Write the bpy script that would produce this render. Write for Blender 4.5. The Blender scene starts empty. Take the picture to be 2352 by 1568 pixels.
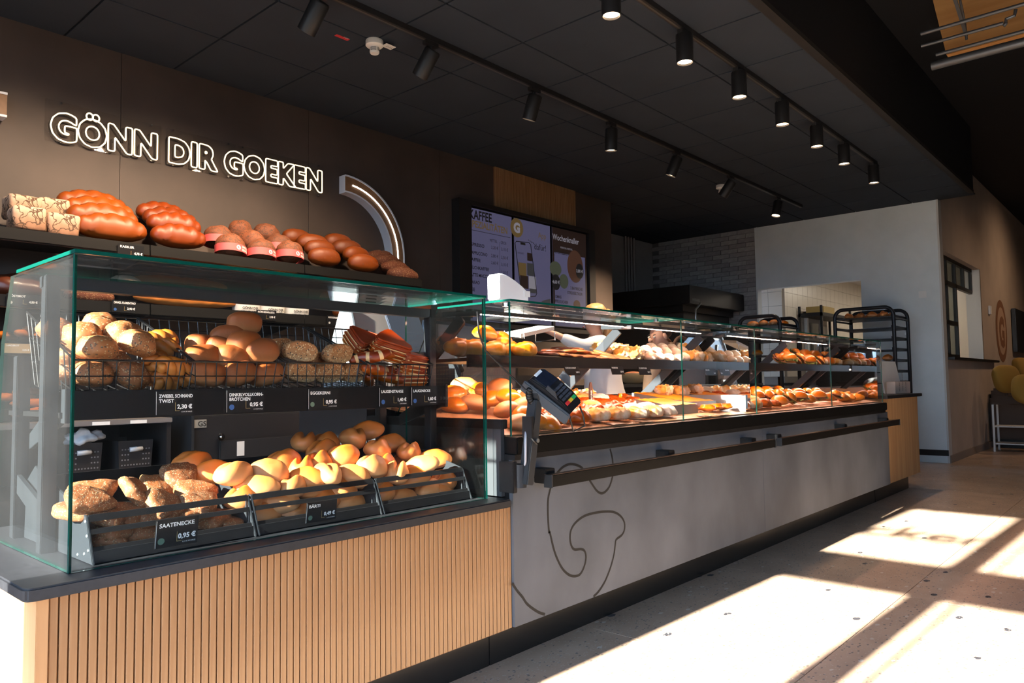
import bpy, bmesh, math, random
import numpy as np
from mathutils import Vector, Matrix, Euler, noise
S = bpy.context.scene
COL = S.collection
R_ = math.radians
# ---------------------------------------------------------------- camera, sky, sun, exposure
FPX, CX, CY, CAMZ = 1708.05, 1176.0, 784.0, 0.95
def cam_axes(yaw, pitch, roll):
    f = Vector((math.sin(yaw)*math.cos(pitch), math.cos(yaw)*math.cos(pitch), math.sin(pitch)))
    r = Vector((math.cos(yaw), -math.sin(yaw), 0)); u = r.cross(f)
    return r*math.cos(roll)+u*math.sin(roll), -r*math.sin(roll)+u*math.cos(roll), f
CR, CU, CF = cam_axes(R_(48.32155), R_(3.27035), R_(-0.78482))
cam = bpy.data.cameras.new('camera'); camo = bpy.data.objects.new('camera', cam); COL.objects.link(camo)
cam.sensor_width = 36; cam.lens = FPX/2352*36; cam.clip_start = 0.02; cam.clip_end = 100
camo.matrix_world = Matrix(((CR.x, CU.x, -CF.x, 0), (CR.y, CU.y, -CF.y, 0), (CR.z, CU.z, -CF.z, CAMZ), (0, 0, 0, 1)))
S.camera = camo
SUN_EL, SUN_AZ = R_(23.0), R_(2.0)      # sunlight comes in through the shopfront and travels along the counter
w = bpy.data.worlds.new('sky'); S.world = w; w.use_nodes = True
wn = w.node_tree.nodes; wl_ = w.node_tree.links
wt_ = wn.new('ShaderNodeTexCoord'); wx_ = wn.new('ShaderNodeSeparateXYZ'); wr_ = wn.new('ShaderNodeValToRGB')       # clear sky above, paved street below the horizon
wl_.new(wt_.outputs['Generated'], wx_.inputs[0]); wl_.new(wx_.outputs[2], wr_.inputs[0]); wl_.new(wr_.outputs[0], wn['Background'].inputs[0])
we_ = wr_.color_ramp.elements; we_[0].position = 0.0; we_[0].color = (.10, .10, .105, 1); we_[1].position = .02; we_[1].color = (.62, .78, 1.0, 1)
we2 = we_.new(.6); we2.color = (.40, .62, 1.0, 1)
wn['Background'].inputs[1].default_value = 11.0
sl = bpy.data.lights.new('sun', 'SUN'); sl.energy = 60.0; sl.angle = R_(0.6); sl.color = (1.0, 0.93, 0.83)
so = bpy.data.objects.new('sun', sl); COL.objects.link(so)
sdir = Vector((math.cos(SUN_AZ)*math.cos(SUN_EL), -math.sin(SUN_AZ)*math.cos(SUN_EL), -math.sin(SUN_EL)))
so.rotation_euler = sdir.to_track_quat('-Z', 'Y').to_euler(); so.location = (-4, 1, 6)
vs = S.view_settings; vs.view_transform = 'Standard'; vs.look = 'None'; vs.gamma = 1; vs.use_curve_mapping = False; vs.exposure = 0.05

# ---------------------------------------------------------------- helpers
def at(u, v, x=None, y=None, z=None):
    """the place in the shop that the sight line through a photo point reaches at a known x, y or z"""
    d = CR*((u-CX)/FPX) - CU*((v-CY)/FPX) + CF
    t = x/d.x if x is not None else y/d.y if y is not None else (z-CAMZ)/d.z
    return Vector((0, 0, CAMZ)) + d*t
MATS = {}
def mat(name, base=(.5, .5, .5), rough=.5, metal=0.0, var=None, bump=None, emit=None, coat=0.0, spec=.5, alpha=None, stretch=None, sheen=0, trans=0):
    """var = (scale, colour2, contrast lo, hi); bump = (scale, strength); stretch = coordinate scaling"""
    if name in MATS: return MATS[name]
    m = bpy.data.materials.new(name); m.use_nodes = True; nt = m.node_tree; n = nt.nodes; L = nt.links
    b = n['Principled BSDF']; b.inputs['Base Color'].default_value = (*base, 1); b.inputs['Roughness'].default_value = rough
    b.inputs['Metallic'].default_value = metal; b.inputs['Coat Weight'].default_value = coat; b.inputs['Specular IOR Level'].default_value = spec
    b.inputs['Transmission Weight'].default_value = trans
    if var or bump:
        tc = n.new('ShaderNodeTexCoord'); mp = n.new('ShaderNodeMapping'); L.new(tc.outputs['Object'], mp.inputs[0])
        if stretch: mp.inputs['Scale'].default_value = stretch
    if var:
        nz = n.new('ShaderNodeTexNoise'); nz.inputs['Scale'].default_value = var[0]; nz.inputs['Detail'].default_value = 6
        L.new(mp.outputs[0], nz.inputs['Vector'])
        rp = n.new('ShaderNodeValToRGB'); L.new(nz.outputs[0], rp.inputs[0])
        rp.color_ramp.elements[0].position = var[2]; rp.color_ramp.elements[1].position = var[3]
        rp.color_ramp.elements[0].color = (*base, 1); rp.color_ramp.elements[1].color = (*var[1], 1)
        L.new(rp.outputs[0], b.inputs['Base Color'])
    if bump:
        nb = n.new('ShaderNodeTexNoise'); nb.inputs['Scale'].default_value = bump[0]; nb.inputs['Detail'].default_value = 4
        L.new(mp.outputs[0], nb.inputs['Vector'])
        bp = n.new('ShaderNodeBump'); bp.inputs['Strength'].default_value = bump[1]; bp.inputs['Distance'].default_value = .01
        L.new(nb.outputs[0], bp.inputs['Height']); L.new(bp.outputs[0], b.inputs['Normal'])
    if emit: b.inputs['Emission Color'].default_value = (*emit[0], 1); b.inputs['Emission Strength'].default_value = emit[1]
    MATS[name] = m; return m
def glass_mat(name, tint, refl=1.0, dust=0):
    if name in MATS: return MATS[name]
    m = bpy.data.materials.new(name); m.use_nodes = True; nt = m.node_tree; n = nt.nodes; L = nt.links
    n.remove(n['Principled BSDF']); out = n['Material Output']
    t = n.new('ShaderNodeBsdfTransparent'); t.inputs[0].default_value = (*tint, 1)
    g = n.new('ShaderNodeBsdfGlossy'); g.inputs['Roughness'].default_value = 0.0; g.inputs[0].default_value = (refl, refl, refl, 1)
    f = n.new('ShaderNodeFresnel'); gb = n.new('ShaderNodeNewGeometry'); ior = n.new('ShaderNodeMapRange')      # a plane-parallel sheet: both faces reflect alike
    ior.inputs[3].default_value = 1.45; ior.inputs[4].default_value = 1/1.45; L.new(gb.outputs['Backfacing'], ior.inputs[0]); L.new(ior.outputs[0], f.inputs[0])
    mx = n.new('ShaderNodeMixShader'); L.new(f.outputs[0], mx.inputs[0]); L.new(t.outputs[0], mx.inputs[1]); L.new(g.outputs[0], mx.inputs[2])
    last = mx.outputs[0]
    if dust:                                              # fine dust on the panes, it shows where the sun strikes them
        df = n.new('ShaderNodeBsdfDiffuse'); df.inputs[0].default_value = (.75, .78, .80, 1); tr = n.new('ShaderNodeBsdfTranslucent'); tr.inputs[0].default_value = (.75, .78, .80, 1)
        a = n.new('ShaderNodeMixShader'); L.new(df.outputs[0], a.inputs[1]); L.new(tr.outputs[0], a.inputs[2])
        geo = n.new('ShaderNodeNewGeometry'); nz = n.new('ShaderNodeTexNoise'); nz.inputs['Scale'].default_value = 3.5; nz.inputs['Detail'].default_value = 8; L.new(geo.outputs['Position'], nz.inputs['Vector'])
        ml = n.new('ShaderNodeMath'); ml.operation = 'MULTIPLY'; ml.inputs[1].default_value = dust*2; L.new(nz.outputs[0], ml.inputs[0])
        b = n.new('ShaderNodeMixShader'); L.new(ml.outputs[0], b.inputs[0]); L.new(last, b.inputs[1]); L.new(a.outputs[0], b.inputs[2]); last = b.outputs[0]
    L.new(last, out.inputs[0]); MATS[name] = m; return m
GLASS = glass_mat('clear_glass', (.97, .985, .98), dust=.0015)
GLASSD = glass_mat('dusty_glass', (.965, .985, .98), dust=.011)
EDGE = mat('green_glass_edge', (.002, .058, .043), .12, spec=.7)
BLACK = mat('black_metal', (.010, .010, .011), .42, 0, spec=.3)
ANTH = mat('anthracite_metal', (.026, .030, .036), .45, .2, spec=.35)
STEEL = mat('brushed_steel', (.55, .57, .58), .3, .9)
CHROME = mat('chrome', (.8, .8, .82), .12, 1.0)
WHITE = mat('white_plastic', (.78, .79, .80), .4)
INK = mat('white_print', (.86, .86, .84), .6)
GOLDINK = mat('gold_print', (.45, .32, .12), .6)

GLY = {}
def glyphs(body, size, bold=0.0, space=1.0):
    k = (body, round(size, 5), round(bold, 5), space)
    if k not in GLY:
        cu = bpy.data.curves.new('lettering', 'FONT'); cu.body = body; cu.size = size; cu.offset = bold; cu.resolution_u = 3; cu.space_character = space
        ob = bpy.data.objects.new('lettering', cu)
        me = bpy.data.meshes.new_from_object(ob)
        vs_ = [(v.co.x, v.co.y) for v in me.vertices]; fs = [tuple(p.vertices) for p in me.polygons]
        es = {}
        for p in me.polygons:
            for e in p.edge_keys: es[e] = es.get(e, 0)+1
        bd = [e for e, c in es.items() if c == 1]
        bpy.data.objects.remove(ob); bpy.data.curves.remove(cu); bpy.data.meshes.remove(me)
        GLY[k] = (vs_, fs, bd)
    return GLY[k]

class MB:
    """collects shapes in world coordinates, then becomes one mesh object"""
    def __init__(s): s.v = []; s.f = []; s.m = []; s.mi = 0
    def add(s, vs_, fs):
        o = len(s.v); s.v += [tuple(q) for q in vs_]; s.f += [tuple(i+o for i in f) for f in fs]; s.m += [s.mi]*len(fs); return s
    def box(s, x0, x1, y0, y1, z0, z1):
        vs_ = [(x, y, z) for z in (z0, z1) for y in (y0, y1) for x in (x0, x1)]
        return s.add(vs_, [(0, 2, 3, 1), (4, 5, 7, 6), (0, 1, 5, 4), (2, 6, 7, 3), (0, 4, 6, 2), (1, 3, 7, 5)])
    def obox(s, c, ax, ay, az):
        """oriented box: centre and three half-axis vectors"""
        c, ax, ay, az = map(Vector, (c, ax, ay, az))
        vs_ = [c+ax*i+ay*j+az*k for k in (-1, 1) for j in (-1, 1) for i in (-1, 1)]
        return s.add(vs_, [(0, 2, 3, 1), (4, 5, 7, 6), (0, 1, 5, 4), (2, 6, 7, 3), (0, 4, 6, 2), (1, 3, 7, 5)])
    def bar(s, a, b, w_, t, up=(0, 0, 1)):
        a, b = Vector(a), Vector(b); d = (b-a); l = d.length; d.normalize(); sd = d.cross(Vector(up))
        if sd.length < 1e-4: sd = d.cross(Vector((0, 1, 0)))
        sd.normalize(); u = sd.cross(d)
        return s.obox((a+b)/2, d*l/2, sd*w_/2, u*t/2)
    def prism(s, poly, axis, a0, a1):
        """poly of 2-D points extruded along axis: x -> (y,z), y -> (x,z), z -> (x,y)"""
        def P(p, a): return {'x': (a, p[0], p[1]), 'y': (p[0], a, p[1]), 'z': (p[0], p[1], a)}[axis]
        n = len(poly); vs_ = [P(p, a0) for p in poly]+[P(p, a1) for p in poly]
        return s.add(vs_, [tuple(range(n))[::-1], tuple(range(n, 2*n))]+[(i, (i+1) % n, n+(i+1) % n, n+i) for i in range(n)])
    def tube(s, path, r, k=8, closed=False, caps=True):
        P = [Vector(p) for p in path]; n = len(P); rr = r if hasattr(r, '__len__') else [r]*n; vs_ = []; fs = []
        nrm = None
        for i, p in enumerate(P):
            a = P[(i-1) % n] if (closed or i > 0) else p; b = P[(i+1) % n] if (closed or i < n-1) else p
            t = (b-a).normalized()
            if nrm is None:
                nrm = t.orthogonal().normalized()
            else:
                nrm = (nrm-t*nrm.dot(t)); nrm = nrm.normalized() if nrm.length > 1e-6 else t.orthogonal().normalized()
            bn = t.cross(nrm)
            vs_ += [p+nrm*math.cos(2*math.pi*j/k)*rr[i]+bn*math.sin(2*math.pi*j/k)*rr[i] for j in range(k)]
        for i in range(n if closed else n-1):
            for j in range(k):
                q = (i+1) % n
                fs.append((i*k+j, i*k+(j+1) % k, q*k+(j+1) % k, q*k+j))
        if caps and not closed: fs += [tuple(range(k))[::-1], tuple(range((n-1)*k, n*k))]
        return s.add(vs_, fs)
    def cyl(s, a, b, r, k=16, r2=None): return s.tube([a, b], [r, r if r2 is None else r2], k)
    def lathe(s, prof, c, axis=(0, 0, 1), k=24):
        """prof = [(radius, height)] along axis from c"""
        ax = Vector(axis).normalized(); n1 = ax.orthogonal().normalized(); n2 = ax.cross(n1); c = Vector(c); vs_ = []; fs = []
        for r, h in prof: vs_ += [c+ax*h+(n1*math.cos(2*math.pi*j/k)+n2*math.sin(2*math.pi*j/k))*max(r, 1e-5) for j in range(k)]
        for i in range(len(prof)-1):
            for j in range(k): fs.append((i*k+j, i*k+(j+1) % k, (i+1)*k+(j+1) % k, (i+1)*k+j))
        fs += [tuple(range(k))[::-1], tuple(range((len(prof)-1)*k, len(prof)*k))]
        return s.add(vs_, fs)
    def text(s, body, o, xd, yd, size, bold=0.0, align='l', width=None):
        vs_, fs, _ = glyphs(body, size, bold)
        if not vs_: return s
        x0 = min(p[0] for p in vs_); x1 = max(p[0] for p in vs_)
        k = 1.0 if width is None else width/(x1-x0)
        sh = {'l': -x0, 'c': -(x0+x1)/2, 'r': -x1}[align]
        o, xd, yd = Vector(o), Vector(xd).normalized(), Vector(yd).normalized()
        return s.add([o+xd*((p[0]+sh)*k)+yd*p[1] for p in vs_], fs)
    def disc(s, c, n, r, k=20):
        n = Vector(n).normalized(); a = n.orthogonal().normalized(); b = n.cross(a); c = Vector(c)
        return s.add([c+(a*math.cos(2*math.pi*j/k)+b*math.sin(2*math.pi*j/k))*r for j in range(k)], [tuple(range(k))])
    def quad(s, a, b, c, d): return s.add([a, b, c, d], [(0, 1, 2, 3)])
    def mesh(s, name, m, off=(0, 0, 0), smooth=False, bevel=0, seg=2):
        me = bpy.data.meshes.new(name); ox, oy, oz = off
        me.from_pydata([(x-ox, y-oy, z-oz) for x, y, z in s.v], [], s.f)
        ms = m if isinstance(m, (list, tuple)) else [m]
        for q in ms: me.materials.append(q)
        if len(ms) > 1: me.polygons.foreach_set('material_index', s.m)
        if bevel:
            bm = bmesh.new(); bm.from_mesh(me)
            bmesh.ops.bevel(bm, geom=[e for e in bm.edges if len(e.link_faces) == 2 and e.calc_face_angle(0) > .5], offset=bevel, segments=seg, affect='EDGES', clamp_overlap=True)
            bm.to_mesh(me); bm.free()
        if smooth or bevel: me.polygons.foreach_set('use_smooth', [True]*len(me.polygons))
        if bevel: me.set_sharp_from_angle(angle=R_(35))
        elif smooth == 'auto': me.set_sharp_from_angle(angle=R_(40))
        me.update(); return me
    def build(s, name, m, parent=None, smooth=False, bevel=0, origin=None, seg=2):
        off = WL(parent) if parent else (Vector(origin) if origin else Vector((0, 0, 0)))
        o = bpy.data.objects.new(name, s.mesh(name, m, off, smooth, bevel, seg)); COL.objects.link(o)
        if parent: o.parent = parent
        else: o.location = off
        return o
def WL(o):
    l = Vector((0, 0, 0))
    while o: l = l+o.location; o = o.parent
    return l
def tag(o, label=None, cat=None, group=None, kind=None):
    if label: o['label'] = label
    if cat: o['category'] = cat
    if group: o['group'] = group
    if kind: o['kind'] = kind
    return o
def thing(name, label, cat, loc, group=None):
    o = bpy.data.objects.new(name, None); COL.objects.link(o); o.location = loc; o.empty_display_size = .05
    return tag(o, label, cat, group)
def struct(name, mb, m, **k): return tag(mb.build(name, m, **k), kind='structure')
def copy_tree(o, parent=None):
    c = o.copy(); COL.objects.link(c)
    if parent: c.parent = parent
    for ch in o.children: copy_tree(ch, c)
    return c
def piece(name, me, loc, parent, rot=None, sc=None):
    """one more piece that shares its mesh, a child of parent (loc in world coordinates)"""
    o = bpy.data.objects.new(name, me); COL.objects.link(o); o.parent = parent; o.location = Vector(loc)-WL(parent)
    if rot: o.rotation_euler = rot
    if sc: o.scale = sc
    return o
ORD = ['first', 'second', 'third', 'fourth', 'fifth', 'sixth', 'seventh', 'eighth', 'ninth', 'tenth', 'eleventh', 'twelfth', 'thirteenth', 'fourteenth', 'fifteenth', 'sixteenth', 'seventeenth', 'eighteenth', 'nineteenth', 'twentieth']
# ---------------------------------------------------------------- the shop's shell
ZC, YB, XE, YS, ZU, XW = 2.98, 4.68, 9.48, 1.585, 3.70, -1.0      # low ceiling, back wall, end wall, soffit face, hall ceiling, shopfront
def terrazzo():
    m = bpy.data.materials.new('terrazzo'); m.use_nodes = True; nt = m.node_tree; n = nt.nodes; L = nt.links; b = n['Principled BSDF']
    g = n.new('ShaderNodeNewGeometry'); ns = n.new('ShaderNodeTexNoise'); ns.inputs['Scale'].default_value = 5; ns.inputs['Detail'].default_value = 8
    L.new(g.outputs['Position'], ns.inputs['Vector'])
    base = n.new('ShaderNodeValToRGB'); L.new(ns.outputs[0], base.inputs[0])
    base.color_ramp.elements[0].color = (.47, .33, .235, 1); base.color_ramp.elements[1].color = (.58, .42, .305, 1)
    base.color_ramp.elements[0].position = .35; base.color_ramp.elements[1].position = .65
    col = base.outputs[0]
    for sc, dens, c, rad in ((26, .95, (.66, .60, .54), .36), (60, .86, (.20, .17, .15), .40), (13, .965, (.055, .055, .065), .30), (100, .8, (.58, .5, .43), .4)):
        v = n.new('ShaderNodeTexVoronoi'); v.inputs['Scale'].default_value = sc; v.inputs['Randomness'].default_value = 1
        mp = n.new('ShaderNodeMapping'); mp.inputs['Scale'].default_value = (1, 1.7, 1); mp.inputs['Rotation'].default_value = (0, 0, sc); L.new(g.outputs['Position'], mp.inputs[0]); L.new(mp.outputs[0], v.inputs['Vector'])
        lt = n.new('ShaderNodeMath'); lt.operation = 'LESS_THAN'; lt.inputs[1].default_value = rad; L.new(v.outputs['Distance'], lt.inputs[0])
        sp = n.new('ShaderNodeSeparateColor'); L.new(v.outputs['Color'], sp.inputs[0])
        gt = n.new('ShaderNodeMath'); gt.operation = 'GREATER_THAN'; gt.inputs[1].default_value = dens; L.new(sp.outputs[0], gt.inputs[0])
        mu = n.new('ShaderNodeMath'); mu.operation = 'MULTIPLY'; L.new(lt.outputs[0], mu.inputs[0]); L.new(gt.outputs[0], mu.inputs[1])
        mx = n.new('ShaderNodeMix'); mx.data_type = 'RGBA'; L.new(mu.outputs[0], mx.inputs[0]); L.new(col, mx.inputs[6]); mx.inputs[7].default_value = (*c, 1); col = mx.outputs[2]
    L.new(col, b.inputs['Base Color']); b.inputs['Roughness'].default_value = .32
    return m
TERR = terrazzo()
WALLDK = mat('dark_panel', (.044, .032, .026), .6, var=(2.2, (.078, .056, .045), .3, .75), bump=(14, .05))
CONC = mat('grey_laminate', (.062, .070, .084), .55, var=(3.2, (.130, .142, .165), .25, .75), stretch=(1, 1, .7), spec=.35)
PLAST = mat('pale_plaster', (.64, .70, .73), .75, var=(5, (.70, .76, .79), .3, .7), bump=(60, .06))
PLASTW = mat('beige_plaster', (.40, .33, .28), .8, var=(3, (.46, .38, .32), .3, .7))
CEIL = mat('black_ceiling_board', (.026, .034, .047), .85, var=(3, (.030, .039, .054), .3, .7), spec=.2)
CEILG = mat('black_ceiling_grid', (.014, .015, .018), .5)
SOFF = mat('black_paint', (.010, .011, .014), .7, spec=.2)
def oak_mat(name, c1, c2, rough=.5, stretch=(60, 60, 3)):
    return mat(name, c1, rough, var=(1.0, c2, .35, .68), stretch=stretch, bump=(2, .05))
OAK = oak_mat('oak', (.275, .140, .058), (.385, .222, .105))
OAKP = oak_mat('oak_plain', (.40, .21, .09), (.50, .29, .135), stretch=(25, 25, 1.5))
OAKDK = mat('oak_backing', (.20, .10, .05), .7)

# floor: slab of grout with large terrazzo tiles
fl = struct('floor', MB().box(XW, 17.2, -5, 5.9, -.06, -.004), mat('grout', (.30, .26, .23), .8))
tm = MB().box(-.5985, .5985, -.5985, .5985, -.012, 0).mesh('tile', TERR)
for i in range(16):
    for j in range(-5, 5):
        x0, y0 = 2.4+1.2*(i-3)+.6, .94+1.2*j+.6
        if x0-.6 >= XW-.21 and x0+.6 < 17.3 and y0-.6 > -5.1: piece('tile', tm, (x0, y0, 0), fl)
# low ceiling over the counter with grid and boards
cg = struct('ceiling', MB().box(XW, XE, YS+.013, 5.9, ZC+.013, ZC+.06), CEILG)
bm_ = MB().box(-.3065, .3065, -.3065, .3065, 0, .014).mesh('ceiling_board', CEIL)
for i in range(-7, 10):
    for j in range(7):
        xc, yc = 3.29+.625*i+.3125, 1.56+.625*j+.3125
        if xc-.31 < XW or xc-.31 > XE: continue
        piece('ceiling_board', bm_, (xc, yc, ZC), cg)
struct('trim_1', MB().box(XW, XE-.11, YS-.03, YS+.012, ZC-.004, ZU+.3), SOFF)                    # face of the soffit
struct('trim_2', MB().box(XW, XE-.11, YS-.034, YS+.02, ZC-.010, ZC+.02), mat('soffit_edge', (.022, .021, .021), .6, spec=.2))
struct('trim_3', MB().box(XE-.12, XE-.11, YS, 1.93, ZC, ZU), SOFF)
struct('ceiling_hall', MB().box(XW, 17.2, -5, YS, ZU, ZU+.06).box(XE-.11, 17.2, YS, 1.95, ZU, ZU+.06), SOFF)
# back wall in large dark panels
cg['note'] = 1; del cg['note']
wb = struct('wall_back', MB().box(XW, 6.955, YB+.004, YB+.22, 0, ZC+.01), SOFF)
for a, b in ((XW, .427), (.427, 1.727), (1.727, 3.027), (3.027, 4.327), (4.327, 6.95)):
    MB().box(a+.0015, b-.0015, YB-.012, YB+.006, 0, ZC).build('panel', WALLDK, wb)
sp_ = MB().box(5.01, 6.26, YB-.022, YB-.011, 2.20, ZC-.002).build('slat_backing', OAKDK, wb)
mb = MB()
for i in range(72): mb.box(5.012+i*.01735, 5.012+i*.01735+.0115, YB-.036, YB-.022, 2.20, ZC-.003)
tag(mb.build('slats', OAK, wb), 'oak slats above the menu screens', kind='stuff')
# niche behind the wall's end
NICHE = mat('niche_plaster', (.30, .29, .28), .8, var=(4, (.34, .33, .32), .3, .7))
struct('wall_niche', MB().box(6.9, XE+.2, 5.66, 5.8, 0, ZC), NICHE)
struct('wall_niche_side', MB().box(6.93, 6.955, YB+.2, 5.66, 0, ZC), NICHE)
mb = MB()
for i in range(4): mb.cyl((8.72+i*.07, 5.62, 1.6), (8.72+i*.07, 5.62, ZC), .014, 10)
struct('trim_4', mb, mat('conduit', (.30, .29, .28), .6), smooth='auto')
# end wall: brick field, pale plaster with the opening to the bakery kitchen
OY0, OY1, OZ = 2.785, 4.075, 2.15
we = struct('wall_right', MB().box(XE, XE+.12, 1.93, OY0, 0, ZC+.06).box(XE, XE+.12, OY0, OY1, OZ, ZC+.06).box(XE, XE+.12, OY1, OY1+.02, 0, ZC+.06), PLAST)
bk = struct('wall_brick', MB().box(XE+.012, XE+.12, OY1+.02, 5.7, 0, ZC+.06), mat('brick_joint', (.13, .125, .13), .9))
BRK = [mat('grey_brick%d' % i, c, .8, bump=(30, .25), var=(20, tuple(q*1.25 for q in c), .3, .7)) for i, c in enumerate(((.26, .255, .26), (.30, .295, .30), (.225, .22, .23)))]
rnd = random.Random(4)
bms = [MB().box(-.0085, .0085, -.1185, .1185, -.0275, .0275).mesh('brick', m) for m in BRK]
for r in range(23):
    z = 1.62+r*.0605
    for c in range(8):
        y = OY1+.02+.12+c*.2425-(r % 2)*.12
        if y > 5.62: continue
        if c == 0 and r % 2: piece('brick', bms[rnd.randrange(3)], (XE+.006, OY1+.02+.0615, z), bk, sc=(1, .5, 1)); continue
        piece('brick', bms[rnd.randrange(3)], (XE+.004+rnd.uniform(0, .005), y, z), bk)
struct('trim_5', MB().box(XE-.004, XE+.14, 1.925, 1.945, 0, ZC), mat('corner_bead', (.55, .55, .54), .6))
struct('baseboard_right', MB().box(XE-.012, XE, 1.93, OY0, .08, .145), BLACK)
# wall that runs on to the right behind the seats, with a gridded window
WX0, WX1, WZ0, WZ1 = 9.66, 11.78, 1.19, 2.42
wf = struct('wall_front', MB().box(XE+.121, WX0, 1.93, 2.10, 0, ZU).box(XE-.11, XE+.121, 1.93, 2.0, ZC+.061, ZU).box(WX1, 17.2, 1.93, 2.10, 0, ZU).box(WX0, WX1, 1.93, 2.10, 0, WZ0).box(WX0, WX1, 1.93, 2.10, WZ1, ZU), PLASTW)
struct('baseboard_front', MB().box(XE+.01, 17.2, 1.915, 1.93, 0, .085), mat('baseboard_paint', (.25, .2, .17), .7))
struct('wall_far', MB().box(17.2, 17.35, -5, 2.1, 0, ZU), mat('dark_hall_wall', (.05, .045, .04), .8))
# window with dark muntins: frame, bars, panes; the lower right light stands open
wi = tag(MB().box(WX0-.02, WX1+.75, 1.86, 2.06, WZ0-.03, WZ0).build('window_1', BLACK, bevel=.004), kind='structure')
DKF = mat('window_frame_black', (.016, .015, .015), .45)
mb = MB()
nx = 4; dx = (WX1-.15-WX0)/nx
for i in range(nx+1):
    x = WX0+i*dx
    lo = WZ0 if i < 3 else 2.10
    mb.box(x-.022, x+.022, 2.0, 2.04, lo, WZ1)
for z, xa in ((WZ1-.02, WX0+dx*4), (2.10, WX0+dx*4), (1.62, WX0+dx*2), (WZ0+.02, WX0+dx*2)): mb.box(WX0, xa, 2.0, 2.04, z-.025, z+.025)
mb.build('window_frame', DKF, wi)
pg = glass_mat('window_glass', (.80, .84, .82))
for i in range(4):
    for z0, z1 in ((2.12, WZ1-.04), (1.64, 2.08), (WZ0+.04, 1.60)):
        if i > 1 and z1 < 2.1: continue
        MB().box(WX0+i*dx+.022, WX0+(i+1)*dx-.022, 2.017, 2.023, z0, z1).build('pane', pg, wi)
struct('trim_6', MB().box(WX0-.03, WX1+.03, 2.04, 2.10, WZ1-.01, WZ1+.03).box(WX1-.02, WX1+.03, 1.93, 2.10, WZ0, WZ1), mat('reveal_white', (.6, .6, .58), .7))
# kitchen behind the openings
KT = mat('kitchen_tile', (.66, .60, .51), .28, var=(1.2, (.70, .64, .55), .3, .7))
kj = mat('kitchen_joint', (.22, .2, .18), .8)
KX, KY = 10.3, 4.08
wk = struct('wall_kitchen', MB().box(KX+.012, 14.7, KY+.012, KY+.1, 0, 2.6), kj)
km = MB().box(-.0985, .0985, -.008, .008, -.0985, .0985).mesh('tile', KT)
for i in range(20):
    for j in range(8): piece('tile', km, (KX+.1+.2*i, KY+.012, 1.1+.2*j), wk)
wk2 = struct('wall_kitchen_side', MB().box(KX+.012, KX+.1, KY, 5.2, 0, 2.6), kj)
for i in range(3):
    for j in range(8): piece('tile', km, (KX+.012, KY+.1+.2*i, 1.1+.2*j), wk2, rot=(0, 0, math.pi/2))
struct('wall_kitchen_end', MB().box(14.7, 14.8, 2.1, KY, 0, 2.6), KT)
struct('ceiling_kitchen', MB().box(XE+.12, 14.8, 2.1, 5.2, 2.6, 2.65), mat('kitchen_ceiling', (.6, .58, .55), .8))
# shopfront that the sun comes through (behind the camera, left) and the hall's front windows
FR = mat('shopfront_frame', (.03, .03, .034), .5)
SG = glass_mat('shopfront_glass', (.97, .985, .98))
wl = struct('wall_left', MB().box(XW-.12, XW, -5, 4.9, 3.03, ZU+.1).box(XW-.12, XW, -5, 4.9, -.06, .06).box(XW-.12, XW, -5, 4.9, 2.01, 2.25)
            .box(XW-.12, XW, 2.96, 4.9, 0, ZU).box(XW-.12, XW, -5.1, -.42, 0, ZU), FR)  # unseen solid end sections, added to block sun from top shelf and hall floor
MBAR = [(.955, 1.09), (.885, .905), ]
MB().box(XW-.1, XW-.02, 1.715, 1.80, 2.2, 3.05).build('mullion', FR, wl); MB().box(XW-.1, XW-.02, 1.655, 1.80, 0, 2.05).build('mullion', FR, wl)  # unseen lower mullion is made wider to shade the card terminal
for a, b in MBAR: MB().box(XW-.1, XW-.02, a, b, 0, 3.05).build('mullion', FR, wl)
ys = sorted([q for p in MBAR for q in p]+[2.96, -.42])
for a, b in zip(ys[::2], ys[1::2]):
    for z0, z1 in ((.06, 2.01), (2.25, 3.03)): MB().box(XW-.066, XW-.06, a, b, z0, z1).build('pane', SG, wl)
MB().text('backen', (XW-.055, 2.10, 2.53), (0, -1, 0), (0, 0, 1), .24, .006, width=1.08).build('lettering', glass_mat('film_lettering', (.03, .02, .015), .5), wl)
ws = struct('wall_hall', MB().box(XW, 17.2, -5.12, -5, 0, .3).box(XW, 17.2, -5.12, -5, 2.9, ZU+.1).box(1.2, 17.2, -5.12, -5, .3, 2.9), mat('dark_hall_wall', (.05, .045, .04), .8))
for x in (XW, 0): MB().box(x, x+.1, -5.12, -5, .3, 2.9).build('mullion', FR, ws)
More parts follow.
